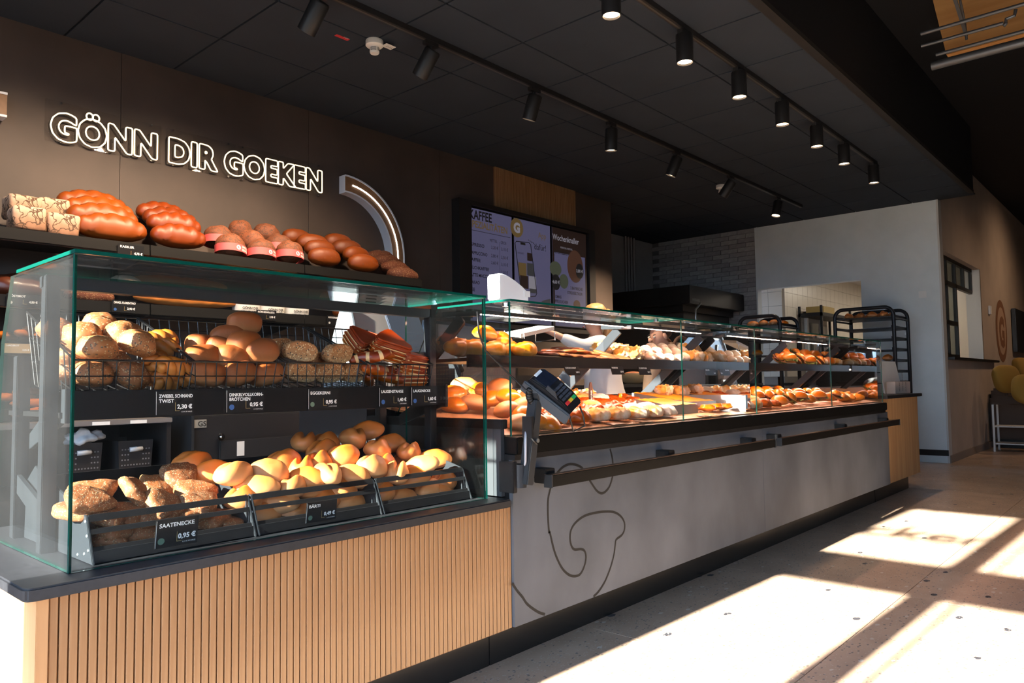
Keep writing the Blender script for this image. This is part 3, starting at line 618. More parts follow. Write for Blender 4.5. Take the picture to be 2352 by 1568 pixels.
# ---------------------------------------------------------------- bread: crust materials and shapes
def crust(name, low, mid, top, seeds=None, flour=0, rough=.5, bump=.25, bscale=60, crackle=None, pos=(.12, .45, .85), var=.18):
    m = bpy.data.materials.new(name); m.use_nodes = True; nt = m.node_tree; n = nt.nodes; L = nt.links; b = n['Principled BSDF']
    tc = n.new('ShaderNodeTexCoord'); sp = n.new('ShaderNodeSeparateXYZ'); L.new(tc.outputs['Generated'], sp.inputs[0])
    nz = n.new('ShaderNodeTexNoise'); nz.inputs['Scale'].default_value = 22; nz.inputs['Detail'].default_value = 5; L.new(tc.outputs['Object'], nz.inputs['Vector'])
    ma = n.new('ShaderNodeMath'); ma.operation = 'MULTIPLY_ADD'; ma.inputs[1].default_value = .5; L.new(nz.outputs[0], ma.inputs[0])
    su = n.new('ShaderNodeMath'); su.operation = 'SUBTRACT'; su.inputs[1].default_value = .25; L.new(sp.outputs[2], su.inputs[0]); L.new(su.outputs[0], ma.inputs[2])
    rp = n.new('ShaderNodeValToRGB'); e = rp.color_ramp.elements; e[0].position = pos[0]; e[0].color = (*low, 1); e[1].position = pos[2]; e[1].color = (*top, 1)
    k = e.new(pos[1]); k.color = (*mid, 1); L.new(ma.outputs[0], rp.inputs[0]); col = rp.outputs[0]
    oi = n.new('ShaderNodeObjectInfo'); hv = n.new('ShaderNodeHueSaturation'); mr = n.new('ShaderNodeMapRange'); mr.inputs[3].default_value = .88-var; mr.inputs[4].default_value = .88+var
    L.new(oi.outputs['Random'], mr.inputs[0]); hv.inputs['Hue'].default_value = .487; hv.inputs['Saturation'].default_value = 1.12; L.new(mr.outputs[0], hv.inputs['Value']); L.new(col, hv.inputs['Color']); col = hv.outputs[0]
    hgt = nz.outputs[0]
    if flour:
        f2 = n.new('ShaderNodeTexNoise'); f2.inputs['Scale'].default_value = 14; f2.inputs['Detail'].default_value = 7; L.new(tc.outputs['Object'], f2.inputs['Vector'])
        fr = n.new('ShaderNodeValToRGB'); fr.color_ramp.elements[0].position = .5-flour*.3; fr.color_ramp.elements[1].position = .72-flour*.2; L.new(f2.outputs[0], fr.inputs[0])
        mx = n.new('ShaderNodeMix'); mx.data_type = 'RGBA'; L.new(fr.outputs[0], mx.inputs[0]); L.new(col, mx.inputs[6]); mx.inputs[7].default_value = (.72, .60, .47, 1); col = mx.outputs[2]
    if crackle:
        v = n.new('ShaderNodeTexVoronoi'); v.feature = 'DISTANCE_TO_EDGE'; v.inputs['Scale'].default_value = crackle[0]; L.new(tc.outputs['Object'], v.inputs['Vector'])
        n2 = n.new('ShaderNodeTexNoise'); n2.inputs['Scale'].default_value = crackle[0]*1.2; L.new(tc.outputs['Object'], n2.inputs['Vector'])
        ad = n.new('ShaderNodeMix'); ad.data_type = 'RGBA'; ad.inputs[0].default_value = .12; L.new(tc.outputs['Object'], ad.inputs[6]); L.new(n2.outputs['Color'], ad.inputs[7]); L.new(ad.outputs[2], v.inputs['Vector'])
        lt = n.new('ShaderNodeMath'); lt.operation = 'LESS_THAN'; lt.inputs[1].default_value = crackle[2]; L.new(v.outputs['Distance'], lt.inputs[0])
        mx = n.new('ShaderNodeMix'); mx.data_type = 'RGBA'; L.new(lt.outputs[0], mx.inputs[0]); L.new(col, mx.inputs[6]); mx.inputs[7].default_value = (*crackle[1], 1); col = mx.outputs[2]
    if seeds:
        for i, (sc, cc, den) in enumerate(seeds):
            mp = n.new('ShaderNodeMapping'); mp.inputs['Scale'].default_value = (1, .55, 1); mp.inputs['Rotation'].default_value = (i, i*.7, i*1.3); L.new(tc.outputs['Object'], mp.inputs[0])
            v = n.new('ShaderNodeTexVoronoi'); v.inputs['Scale'].default_value = sc; L.new(mp.outputs[0], v.inputs['Vector'])
            lt = n.new('ShaderNodeMath'); lt.operation = 'LESS_THAN'; lt.inputs[1].default_value = .36; L.new(v.outputs['Distance'], lt.inputs[0])
            s3 = n.new('ShaderNodeSeparateColor'); L.new(v.outputs['Color'], s3.inputs[0])
            g = n.new('ShaderNodeMath'); g.operation = 'LESS_THAN'; g.inputs[1].default_value = den; L.new(s3.outputs[0], g.inputs[0])
            mu = n.new('ShaderNodeMath'); mu.operation = 'MULTIPLY'; L.new(lt.outputs[0], mu.inputs[0]); L.new(g.outputs[0], mu.inputs[1])
            mx = n.new('ShaderNodeMix'); mx.data_type = 'RGBA'; L.new(mu.outputs[0], mx.inputs[0]); L.new(col, mx.inputs[6]); mx.inputs[7].default_value = (*cc, 1); col = mx.outputs[2]
            hh = n.new('ShaderNodeMath'); hh.operation = 'MULTIPLY_ADD'; hh.inputs[1].default_value = .8; L.new(mu.outputs[0], hh.inputs[0]); L.new(hgt, hh.inputs[2]); hgt = hh.outputs[0]
    L.new(col, b.inputs['Base Color']); b.inputs['Roughness'].default_value = rough
    bn = n.new('ShaderNodeTexNoise'); bn.inputs['Scale'].default_value = bscale; bn.inputs['Detail'].default_value = 4; L.new(tc.outputs['Object'], bn.inputs['Vector'])
    ha = n.new('ShaderNodeMath'); ha.operation = 'MULTIPLY_ADD'; ha.inputs[1].default_value = .7; L.new(bn.outputs[0], ha.inputs[0]); L.new(hgt, ha.inputs[2])
    bp = n.new('ShaderNodeBump'); bp.inputs['Strength'].default_value = bump; bp.inputs['Distance'].default_value = .004; L.new(ha.outputs[0], bp.inputs['Height']); L.new(bp.outputs[0], b.inputs['Normal'])
    return m
SEEDS = [(190, (.62, .45, .26), .55), (150, (.10, .06, .03), .30)]
M_ROLL = crust('crust_golden', (.74, .42, .19), (.72, .33, .13), (.66, .26, .085), rough=.45, bump=.12)
M_PALE = crust('crust_pale', (.76, .50, .27), (.74, .40, .18), (.70, .32, .12), rough=.5, bump=.12)
M_SEED = crust('crust_seeded', (.30, .15, .065), (.31, .145, .058), (.27, .12, .046), seeds=[(240, (.44, .29, .15), .4), (190, (.085, .05, .03), .34)], rough=.65, bump=.6)
M_DKSEED = crust('crust_dark_seeded', (.27, .14, .065), (.25, .12, .05), (.22, .095, .036), seeds=[(260, (.36, .25, .14), .5), (210, (.12, .07, .035), .3)], rough=.7, bump=.8)
M_WHOLE = crust('crust_wholemeal', (.44, .23, .10), (.36, .15, .055), (.30, .105, .034), rough=.68, bump=.45)
M_EGG = crust('crust_seed_top', (.42, .28, .14), (.46, .25, .11), (.42, .20, .08), seeds=[(200, (.66, .46, .24), .5), (170, (.06, .035, .02), .35)], rough=.65, bump=.6)
M_CRUMB = mat('crumb_cut', (.38, .25, .12), .8, var=(90, (.26, .16, .07), .35, .7), bump=(120, .3))
M_KASS = crust('crust_glazed', (.26, .092, .024), (.25, .082, .020), (.28, .094, .024), rough=.45, bump=.08, pos=(.0, .3, .9))
M_KASSD = crust('crust_glazed_dark', (.18, .056, .016), (.18, .052, .014), (.22, .064, .018), rough=.42, bump=.08, pos=(.0, .3, .9))
M_DOT = crust('crust_docked', (.24, .082, .022), (.21, .068, .018), (.23, .074, .018), rough=.5, bump=.4, bscale=35, seeds=[(55, (.18, .05, .015), .25)])
M_BLOCK = crust('crust_floured', (.30, .18, .105), (.42, .28, .18), (.62, .46, .33), rough=.85, bump=.5, crackle=(16, (.10, .055, .03), .045))
M_RYE = crust('crust_rye', (.14, .06, .028), (.19, .08, .035), (.24, .105, .05), rough=.7, bump=.9, crackle=(22, (.09, .035, .016), .05))
M_RYED = crust('crust_rye_dark', (.10, .04, .02), (.13, .05, .022), (.16, .065, .03), seeds=[(160, (.30, .17, .08), .5)], rough=.75, bump=.8)
M_BAG = crust('crust_baguette', (.55, .28, .10), (.52, .23, .07), (.46, .18, .05), rough=.55, bump=.2)
M_PRET = crust('crust_lye', (.42, .15, .045), (.33, .085, .022), (.26, .055, .014), rough=.3, bump=.3)
M_PRETIN = mat('lye_crumb', (.66, .36, .14), .6, var=(20, (.72, .46, .22), .3, .7))
M_CROI = crust('crust_croissant', (.74, .42, .13), (.70, .34, .08), (.60, .25, .05), rough=.35, bump=.2)
M_BUN = crust('crust_milk_bun', (.74, .46, .19), (.66, .29, .075), (.56, .195, .04), rough=.3, bump=.06)
M_SUGAR = crust('sugar_dough', (.50, .20, .06), (.60, .33, .16), (.72, .56, .42), flour=.4, rough=.75, bump=.2)
M_STREU = crust('streusel', (.54, .27, .07), (.66, .34, .09), (.72, .42, .14), rough=.7, bump=.8, bscale=90, flour=.15)
M_DAN = crust('crust_danish', (.50, .19, .05), (.44, .14, .03), (.36, .095, .02), rough=.3, bump=.35, bscale=45)
M_ICED = crust('iced_pastry', (.45, .2, .07), (.62, .42, .28), (.78, .72, .66), flour=.35, rough=.4, bump=.25)
M_COOK = crust('cookie', (.30, .12, .04), (.30, .12, .045), (.36, .15, .06), rough=.55, bump=.4)
M_CHOC = crust('chocolate', (.06, .022, .01), (.08, .03, .015), (.10, .04, .02), rough=.3, bump=.2)
M_CAKE = crust('cake_top', (.48, .22, .06), (.60, .28, .06), (.62, .30, .06), rough=.5, bump=.4)
M_GREEN = mat('lettuce', (.07, .14, .025), .5, var=(40, (.16, .24, .05), .3, .7))
M_HAM = mat('ham', (.42, .10, .07), .4, var=(40, (.50, .20, .13), .3, .7))
M_CHEESE = mat('cheese', (.62, .40, .09), .4)

def blob(name, m, rx, ry, rz, n=2.0, nz=2.0, flat=.7, amp=.0015, fr=40, seed=0, fn=None, nu=28, nv=14):
    vs_, fs = [], []; sg = lambda a, p: math.copysign(abs(a)**p, a); off = Vector((seed*7.3, seed*3.1, seed*1.7))
    for j in range(1, nv):
        v = -math.pi/2+math.pi*j/nv
        for i in range(nu):
            u = 2*math.pi*i/nu; c = abs(math.cos(v))**(2/nz)
            p = Vector((rx*sg(math.cos(u), 2/n)*c, ry*sg(math.sin(u), 2/n)*c, rz*sg(math.sin(v), 2/nz)))
            if p.z < 0: p.z *= flat
            if fn: p = fn(p, u, v)
            p = p*(1+amp/max(rx, .01)*noise.noise(p*fr+off)*2)
            vs_.append(p)
    b0 = len(vs_); vs_ += [Vector((0, 0, -rz*flat)), fn(Vector((0, 0, rz)), 0, math.pi/2) if fn else Vector((0, 0, rz))]
    for j in range(nv-2):
        for i in range(nu): fs.append((j*nu+i, j*nu+(i+1) % nu, (j+1)*nu+(i+1) % nu, (j+1)*nu+i))
    for i in range(nu): fs += [(b0, (i+1) % nu, i), (b0+1, (nv-2)*nu+i, (nv-2)*nu+(i+1) % nu)]
    mb = MB(); mb.add(vs_, fs); return mb.mesh(name, m, smooth=True)
def g_(x, w_): return math.exp(-(x/w_)**2)
def split_fn(d, w_, rx, bend=0):
    """roll with a lengthwise tear: one lip higher than the other"""
    def f(p, u, v):
        if p.z > 0:
            e = max(0, 1-(p.x/rx)**2)
            p.z -= d*g_(p.y-.25*rx*.3, w_)*e; p.z += .35*d*g_(p.y+.35*rx*.5, w_*1.6)*e
        p.y += bend*(p.x/rx)**2
        return p
    return f
def cuts_fn(k, d, rx, w_=.010):
    def f(p, u, v):
        if p.z > -.02:
            for i in range(k):
                c = -rx*.66+rx*1.32*i/(k-1); p.z -= d*g_(p.x-c+p.y*.25, w_); 
                if abs(p.y) > 0: p.y *= 1-.10*g_(p.x-c, w_)
        return p
    return f
def tri_fn(p, u, v):
    r = math.hypot(p.x, p.y); a = math.atan2(p.y, p.x)
    k = .62/max(math.cos((a % (2*math.pi/3))-math.pi/3), .5)
    q = .45+.55*k; return Vector((p.x*q*1.25, p.y*q*1.05, p.z))
def croissant(name, m, R, r, seed=0):
    mb = MB(); P = []; rr = []
    for i in range(25):
        t = i/24; a = math.pi*(.12+.76*t); P.append((R*math.cos(a), R*.75*(math.sin(a)-.6), 0))
        q = math.sin(math.pi*t)**.7; rr.append(r*(.22+.85*q)*(1+.10*abs(math.sin(t*math.pi*6))))
    mb.tube(P, rr, 14); return mb.mesh(name, m, smooth=True)
def twist(name, m, l, r, seed=0):
    mb = MB()
    for s_ in (0, math.pi):
        P = [(-l/2+l*i/20, r*.75*math.cos(s_+i*.55), r*.75*math.sin(s_+i*.55)) for i in range(21)]
        mb.tube(P, [r*(.45+.55*math.sin(math.pi*(.08+.84*i/20))) for i in range(21)], 10)
    me = mb.mesh(name, m, smooth=True); return me
def crumbly(name, m, rx, ry, rz, seed=0):
    return blob(name, m, rx, ry, rz, n=4, nz=3.2, flat=.9, amp=.012, fr=75, seed=seed, nu=36, nv=18)
def spiral_fn(p, u, v):
    if p.z > 0:
        r = math.hypot(p.x, p.y); p.z += .006*math.sin(r*260-2*u*0.5)*min(1, r*60)
    return p
def ridge_fn(k, d):
    def f(p, u, v):
        if p.z > 0: p.z += d*abs(math.sin(p.x*k+p.y*20)); 
        return p
    return f
KIND = {}
def kind(name, makers): KIND[name] = makers
kind('bread_roll', [blob('bread_roll', M_ROLL, .053, .036, .034, fn=split_fn(.017, .007, .053), seed=1, nu=40, nv=24), blob('bread_roll', M_ROLL, .050, .038, .035, fn=split_fn(.019, .006, .050, .006), seed=2, nu=40, nv=24), blob('bread_roll', M_PALE, .054, .034, .033, fn=split_fn(.011, .009, .054), seed=3, nu=40, nv=24), blob('bread_roll', M_PALE, .051, .037, .036, fn=split_fn(.018, .006, .051), seed=4, nu=40, nv=24)])
kind('seed_corner', [blob('seed_corner', M_DKSEED, .058, .058, .026, nz=3, flat=.8, amp=.004, fn=tri_fn, seed=s) for s in (1, 2, 3)])
kind('seed_roll', [blob('seed_roll', M_SEED, .047, .047, .042, nz=2.3, flat=.55, amp=.003, seed=s) for s in (1, 2)])
kind('onion_twist', [twist('onion_twist', M_BAG, .11, .020)])
kind('wholemeal_roll', [blob('wholemeal_roll', M_WHOLE, .048, .036, .036, n=3, nz=2.6, flat=.85, seed=s) for s in (1, 2, 3)])
def half_fn(p, u, v):
    if p.y < -.018: p.y = -.018-(p.y+.018)*.05
    return p
kind('seed_half_roll', [blob('seed_half_roll', M_EGG, .052, .040, .036, n=2.6, nz=2.4, flat=.7, amp=.0025, fn=half_fn, seed=s) for s in (1, 2)])
def lye_corner(seed):
    mb = MB(); rn = random.Random(seed)
    prof = [(-.045, -.038), (.045, -.038), (.058, -.03), (.060, -.015), (.035, .02), (.008, .055), (-.010, .055), (-.038, .02), (-.060, -.015), (-.058, -.03)]
    for k in range(5):
        z = -.028+k*.0115; s_ = 1-.04*abs(k-2)+rn.uniform(-.03, .03); mb.mi = 1 if k < 4 else 0
        mb.prism([(x*s_, y*s_) for x, y in prof], 'z', z, z+.0118 if k < 4 else z+.012)
    return mb.mesh('lye_corner', [M_PRET, M_PRETIN], bevel=.0045)
kind('lye_corner', [lye_corner(1), lye_corner(2)])
def lye_stick():
    mb = MB(); n = 24
    P = [(-.075+.15*i/n, .006*math.sin(i*.3), 0) for i in range(n+1)]
    rr = [.021*(.35+.65*math.sin(math.pi*(.06+.88*i/n))**.6) for i in range(n+1)]
    k = 14; mb.tube(P, rr, k)
    for i in range(n):
        for j in range(k): mb.m[i*k+j] = 1 if (i % 7 in (3, 4) and 0 <= j < 6) else 0
    return mb.mesh('lye_stick', [M_PRET, M_PRETIN], smooth=True)
kind('lye_stick', [lye_stick()])
kind('crusty_block', [blob('crusty_block', M_BLOCK, .072, .072, .060, n=7, nz=7, flat=1, amp=.003, seed=s, nu=32, nv=16) for s in (1, 2)])
kind('long_loaf', [blob('long_loaf', M_KASS, .18, .062, .088, n=2.6, nz=2.2, flat=.7, amp=.002, fr=12, fn=cuts_fn(4, .020, .18, .012), seed=1, nu=44), blob('long_loaf', M_KASSD, .155, .060, .084, n=2.6, nz=2.2, flat=.7, amp=.002, fr=12, fn=cuts_fn(4, .019, .155, .012), seed=2, nu=44)])
kind('rye_loaf', [blob('rye_loaf', M_RYE, .090, .070, .082, nz=2.2, flat=.75, amp=.006, fr=22, seed=s) for s in (1, 2, 3)])
kind('docked_loaf', [blob('docked_loaf', M_DOT, .125, .060, .072, n=2.3, nz=2.3, flat=.8, seed=s) for s in (1, 2)])
kind('dark_loaf', [blob('dark_loaf', M_RYED, .125, .058, .058, n=2.3, flat=.8, amp=.005, fr=25, fn=cuts_fn(3, .010, .125), seed=s) for s in (1, 2)])
kind('baguette', [blob('baguette', M_BAG, .26, .042, .038, n=2.6, nz=2.2, flat=.85, fn=cuts_fn(5, .007, .26), nu=44, seed=1)])
kind('roasted_loaf', [blob('roasted_loaf', M_CHOC, .15, .11, .085, n=2.6, flat=.75, amp=.006, fr=14, seed=1)])
kind('round_loaf', [blob('round_loaf', M_SUGAR, .10, .10, .068, flat=.7, amp=.003, seed=1)])
kind('croissant', [croissant('croissant', M_CROI, .062, .027)])
kind('bun', [blob('bun', M_BUN, .052, .052, .038, flat=.55, seed=1), blob('bun', M_PALE, .058, .046, .036, flat=.6, seed=2)])
kind('doughnut', [blob('doughnut', M_SUGAR, .036, .036, .030, flat=.85, seed=s) for s in (1, 2)])
kind('cookie', [blob('cookie', M_COOK, .05, .05, .008, nz=3, flat=1, seed=1, nv=8), blob('cookie', M_CHOC, .05, .05, .009, nz=3, flat=1, seed=1, nv=8)])
kind('streusel_slice', [crumbly('streusel_slice', M_STREU, .055, .045, .034, seed=s) for s in (1, 2)])
kind('danish', [blob('danish', M_DAN, .062, .040, .026, flat=.6, amp=.006, fr=50, fn=ridge_fn(120, .009), seed=1, nu=40), blob('danish', M_DAN, .050, .048, .022, flat=.6, amp=.004, fr=50, fn=spiral_fn, seed=2, nu=40, nv=20)])
kind('iced_pastry', [blob('iced_pastry', M_ICED, .060, .042, .026, flat=.6, amp=.006, fr=45, fn=ridge_fn(90, .007), seed=1, nu=36)])
kind('glazed_plait', [blob('glazed_plait', M_STREU, .062, .038, .028, flat=.6, amp=.005, fr=50, fn=ridge_fn(110, .009), seed=4, nu=36)])

COUNT = {}
def put(name, var, loc, rz=0, rx=0, ry=0, sc=1, label=None, cat='bread', group=None, rnd_=None):
    o = bpy.data.objects.new(name, KIND[name][var % len(KIND[name])]); COL.objects.link(o)
    o.location = loc; o.rotation_euler = (R_(rx), R_(ry), R_(rz)); o.scale = (sc, sc, sc)
    COUNT.setdefault(group, []).append((o, label)); 
    o['category'] = cat; o['group'] = group
    return o
def name_all():
    """labels: fill the ordinal of each piece, counted from the left as the camera sees them"""
    for g, L_ in COUNT.items():
        rows = {}
        for o, l in L_: rows.setdefault(l, []).append(o)
        for l, os_ in rows.items():
            key = lambda o: (Vector(o.location)-Vector((0, 0, CAMZ))).dot(CR)/max((Vector(o.location)-Vector((0, 0, CAMZ))).dot(CF), .1)
            os_.sort(key=key)
            for i, o in enumerate(os_):
                if len(os_) == 1: o['label'] = l
                elif i == len(os_)-1: o['label'] = l+', rightmost of its row'
                elif i < 20: o['label'] = l+', %s from the left' % ORD[i]
                else: o['label'] = l+', %s from the right' % ORD[min(len(os_)-1-i, 19)]
rb = random.Random(11)
# rolls in the angled trays: (u, v, y, turn, tip, variant)
FR_, MI_, BA_, LO_ = 1.815, 1.90, 2.0, 1.80
ROLLS = [(536,1091,1.87,20,10,2,'f'), (590,1122,1.80,-25,10,2,'f'), (616,1088,1.88,-15,15,3,'f'), (670,1121,1.81,35,15,2,'f'), (691,1078,1.93,50,20,0,'m'), (702,1104,1.86,-30,10,0,'f'), (751,1091,1.82,75,35,2,'f'), (652,1063,1.96,10,10,0,'m'), (697,1019,2.06,50,35,0,'b'), (748,1022,2.07,20,10,1,'b'), (739,1038,2.0,15,15,0,'m'), (730,1067,1.94,35,10,1,'m'), (787,1050,1.93,-10,30,1,'m'), (807,1097,1.80,-25,30,3,'f'), (810,1010,2.02,80,45,1,'b'), (843,992,2.08,-30,25,0,'b'), (867,1037,1.97,30,20,1,'m'), (853,1076,1.83,15,15,3,'f'), (897,1022,2.04,-15,15,0,'b'), (939,1041,1.97,30,25,0,'m'), (909,1088,1.83,45,35,3,'f'), (968,1070,1.82,-50,20,2,'f'), (998,1056,1.92,-35,25,0,'m'), (1019,1108,1.82,20,10,1,'f'), (983,1130,1.81,15,5,3,'l'), (948,1100,1.84,-20,10,0,'f'), (872,1136,1.81,5,5,1,'l'), (917,1148,1.80,-10,5,2,'l'), (1012,1128,1.83,30,5,0,'l'), (600,1186,1.80,10,5,2,'l'), (680,1183,1.80,-8,5,3,'l'), (801,1160,1.81,12,5,2,'l'), (745,1150,1.82,20,8,0,'l'), (640,1155,1.84,-20,8,3,'l'), (444,1068,2.02,10,40,1,'m'), (487,1088,1.98,-20,20,0,'m'), (850,1110,1.86,10,8,0,'l'), (780,1128,1.84,-5,8,1,'l'), (720,1128,1.86,15,8,0,'l'), (560,1150,1.84,25,8,1,'l'), (930,1065,2.02,0,10,1,'b'), (770,1080,1.98,15,15,0,'b'), (880,1070,1.94,30,10,0,'m')]
RL = {'f': 'pale crusty roll in the sunlit front of the lower trays', 'm': 'golden roll in the middle of the lower tray heap', 'b': 'golden roll on top at the back of the lower trays', 'l': 'roll low behind the tray bars'}
for u, v, y, tz, tp_, k, row in ROLLS: put('bread_roll', k, at(u, v, y=max(y, 1.845)), tz, tp_*.6, rb.uniform(-12, 12), 1.14, RL[row], 'roll', 'rolls in the lower trays')
for u, v, y, tz, tp_, ty in ((199,1148,1.80,-20,25,15), (214,1130,1.90,15,20,-10), (311,1130,1.88,60,55,0), (413,1092,1.97,25,40,-15), (444,1127,1.90,-10,20,5), (375,1160,1.82,20,50,10), (459,1158,1.83,30,30,-10), (357,1180,1.80,-25,30,0), (245,1189,1.81,35,20,10), (262,1217,1.79,5,10,0), (332,1214,1.80,-30,30,10), (485,1194,1.80,15,12,-5), (250,1245,1.79,50,5,5), (365,1120,1.97,10,40,0), (430,1180,1.84,0,15,0), (520,1205,1.81,60,8,0), (300,1180,1.86,10,20,0), (180,1175,1.86,40,10,0)):
    put('seed_corner', rb.randrange(3), at(u, v, y=max(y, 1.84)), tz, tp_, ty, .80, 'dark three-cornered seeded roll in the left tray', 'roll', 'seeded corners in the left tray')
# baskets
for u, v, y, k in ((230,752,2.19,0), (283,771,2.10,1), (314,794,2.03,0), (189,776,2.12,1), (222,807,2.02,0), (128,765,2.22,1), (212,866,2.02,0), (298,866,2.03,1), (175,830,2.08,0), (262,840,2.06,1), (160,860,2.10,1)):
    put('seed_roll', k, at(u, v, y=y), rb.uniform(0, 180), rb.uniform(-25, 35), rb.uniform(-25, 25), 1.0, 'round seeded roll in the left wire basket', 'roll', 'seeded rolls in the left basket')
for u, v, y, tz in ((365,779,2.16,10), (367,801,2.10,-15), (398,843,2.02,15), (357,828,2.06,50), (383,876,2.03,30), (345,862,2.08,80), (405,870,2.05,-40)):
    put('onion_twist', 0, at(u, v, y=y), tz, rb.uniform(-20, 20), rb.uniform(-15, 15), .85, 'knobbly golden onion twist in the left wire basket', 'pastry', 'onion twists in the left basket')
for u, v, y, tz, tp_ in ((561,744,2.15,-20,10), (523,774,2.16,-25,10), (561,789,2.06,20,15), (599,807,2.03,-15,20), (464,797,2.18,20,5), (502,802,2.14,60,15), (531,822,2.05,0,5), (462,822,2.06,10,5), (472,860,2.02,0,0), (546,860,2.02,5,0), (612,860,2.03,-5,0), (580,840,2.10,30,0), (510,845,2.08,-20,0)):
    put('wholemeal_roll', rb.randrange(3), at(u, v, y=y), tz, tp_, rb.uniform(-15, 15), 1.08, 'brown wholemeal roll heaped in the second wire basket', 'roll', 'wholemeal rolls in the second basket')
for u, v, y, tz in ((689,810,2.03,-10), (776,815,2.03,10), (645,803,2.10,20), (689,858,2.02,5), (755,858,2.02,-5), (811,858,2.03,5), (725,835,2.10,30)):
    put('seed_half_roll', rb.randrange(2), at(u, v, y=y), tz, rb.uniform(0, 20), rb.uniform(-8, 8), 1.04, 'seed-crusted cut roll in the third wire basket', 'roll', 'seed-crusted rolls in the third basket')
for u, v, y, tz, tx, ty, sc in ((826,786,2.10,30,38,-15,1.15), (893,797,2.04,-15,35,15,1.3), (942,834,2.03,10,18,5,1.25), (862,792,2.16,60,30,10,1.0), (935,868,2.04,-10,5,0,1.2)):
    put('lye_corner', 0, at(u, v, y=y), tz, tx, ty, sc, 'layered brown lye corner in the right-hand wire basket', 'pastry', 'lye corners in the right basket')
for u, v, y, tz in ((850,820,1.995,-35), (868,815,2.03,-20), (862,850,2.01,20), (885,865,2.02,-15), (845,875,2.05,60), (905,850,2.05,10)):
    put('lye_stick', 0, at(u, v, y=y), tz, rb.uniform(-40, 40), rb.uniform(-15, 15), .9, 'slashed brown lye stick in the right-hand wire basket', 'pastry', 'lye sticks in the right basket')
# ---------------------------------------------------------------- back wall: shelves of loaves, neon lettering, light arcs, menu screens
SHM = mat('shelf_black', (.010, .010, .010), .3, spec=.4)
def wall_shelf(z, x0, x1, cuts, label, yf=4.14):
    t = thing('wall_shelf', label, 'shelf', (x0, 4.4, z), 'bread shelves on the back wall')
    xs = [x0]+cuts+[x1]
    for a, b in zip(xs, xs[1:]):
        tr = MB().box(a+.003, b-.003, yf+.012, 4.60, z-.006, z).build('shelf_tray', SHM, t)
        MB().prism([(yf, z-.034), (yf+.011, z-.04), (yf+.013, z+.022), (yf+.004, z+.022)], 'x', a+.003, b-.003).build('tray_lip', SHM, tr)
        MB().tube([(a+.003, yf+.012, z-.036), (b-.003, yf+.012, z-.036)], .006, 8).build('front_tube', mat('tube_black', (.014, .012, .011), .2), tr)
        MB().box(a+.003, b-.003, 4.594, 4.60, z, z+.05).build('tray_back', SHM, tr)
    for x in cuts: MB().prism([(yf+.03, z-.03), (4.665, z-.10), (4.665, z-.006), (yf+.03, z-.006)], 'x', x-.006, x+.006).build('bracket', BLACK, t)
wall_shelf(1.712, .40, 3.66, [.98, 1.695, 2.66], 'topmost black bread shelf under the neon lettering')
wall_shelf(1.388, .40, 3.62, [.98, 1.70, 2.66], 'second black bread shelf from the top of the back wall')
wall_shelf(1.160, .40, 1.60, [.98], 'third black bread shelf from the top, behind the left end glass')
wall_shelf(.842, .40, 1.60, [.98], 'lowest black bread shelf, with baguettes, behind the left end glass')
up = thing('shelf_upright', 'black upright rail carrying the bread shelves on the dark wall', 'shelf upright', (1.7, 4.66, .3))
MB().box(1.68, 1.715, 4.645, 4.667, .3, 1.74).build('rail', BLACK, up)
def wtag(u0, v0, u1, v1, nm, pr, label, y=4.136, badge=None):
    a, b = at(u0, v1, y=y), at(u1, v0, y=y); price_tag((a.x, y, a.z), (b.x, y-.004, b.z), nm, pr, label, badge, small=True)
wtag(270, 566, 330, 588, 'KASSLER', '4,75 €', 'black price tag reading KASSLER on the top shelf')
wtag(256, 692, 313, 716, 'DINKEL FLORENTINO', '3,90 €', 'black price tag reading DINKEL FLORENTINO on the second shelf', badge='b')
wtag(588, 714, 634, 734, 'KÖRNERKRUSTE', '3,95 €', 'black price tag reading KÖRNERKRUSTE on the second shelf', badge='w')
wtag(750, 727, 794, 746, 'ROGGENBROT', '4,45 €', 'black price tag reading ROGGENBROT on the second shelf', badge='w')
wtag(14, 678, 90, 700, 'RÖSTBROT', '4,50 €', 'black price tag reading RÖSTBROT seen through the left end glass', badge='w')
TAN = mat('card_tan', (.42, .30, .16), .5)
a_, b_ = at(8, 810, y=4.13), at(70, 790, y=4.13)
price_tag((a_.x, 4.13, a_.z), (b_.x, 4.126, b_.z), 'LANDBROT', '3,95 €', 'tan price card on the third shelf behind the left end glass', small=True, card=TAN)
# loaves on the top shelf
G1 = 'loaves on the top shelf'
for u, v, y, k in ((62,506,4.25,0), (140,521,4.25,1), (50,479,4.44,1), (120,486,4.44,0)): put('crusty_block', k, at(u, v, y=y), rb.uniform(-6, 6), 0, 0, 1.03, 'square floury block loaf with cracked crust at the top shelf’s left', 'bread', G1)
for (u, v, y, rx_) in ((255,527,4.22,0), (237,503,4.335,4), (228,487,4.445,6), (212,472,4.555,8)): put('long_loaf', 0, at(u, v, y=y), rb.uniform(-3, 3), rx_, 0, 1.0, 'long glossy brown loaf with cross cuts beside the floury blocks, row at y %d' % int(v), 'bread', G1)
for (u, v, y, rx_) in ((410,547,4.22,0), (400,520,4.335,4), (390,507,4.445,6), (373,495,4.555,8)): put('long_loaf', 1, at(u, v, y=y), rb.uniform(-3, 3), rx_, 0, 1.0, 'shorter dark glossy loaf with cross cuts, row at y %d' % int(v), 'bread', G1)
for L_ in (COUNT[G1],):
    ds = ['in front', 'second from the front', 'third from the front', 'at the back']
    q = [i for i, (o, l) in enumerate(L_) if 'row at y' in l]
    for c, i in enumerate(q):
        o, l = L_[i]; L_[i] = (o, l.split(', row at')[0]+', '+ds[c % 4])
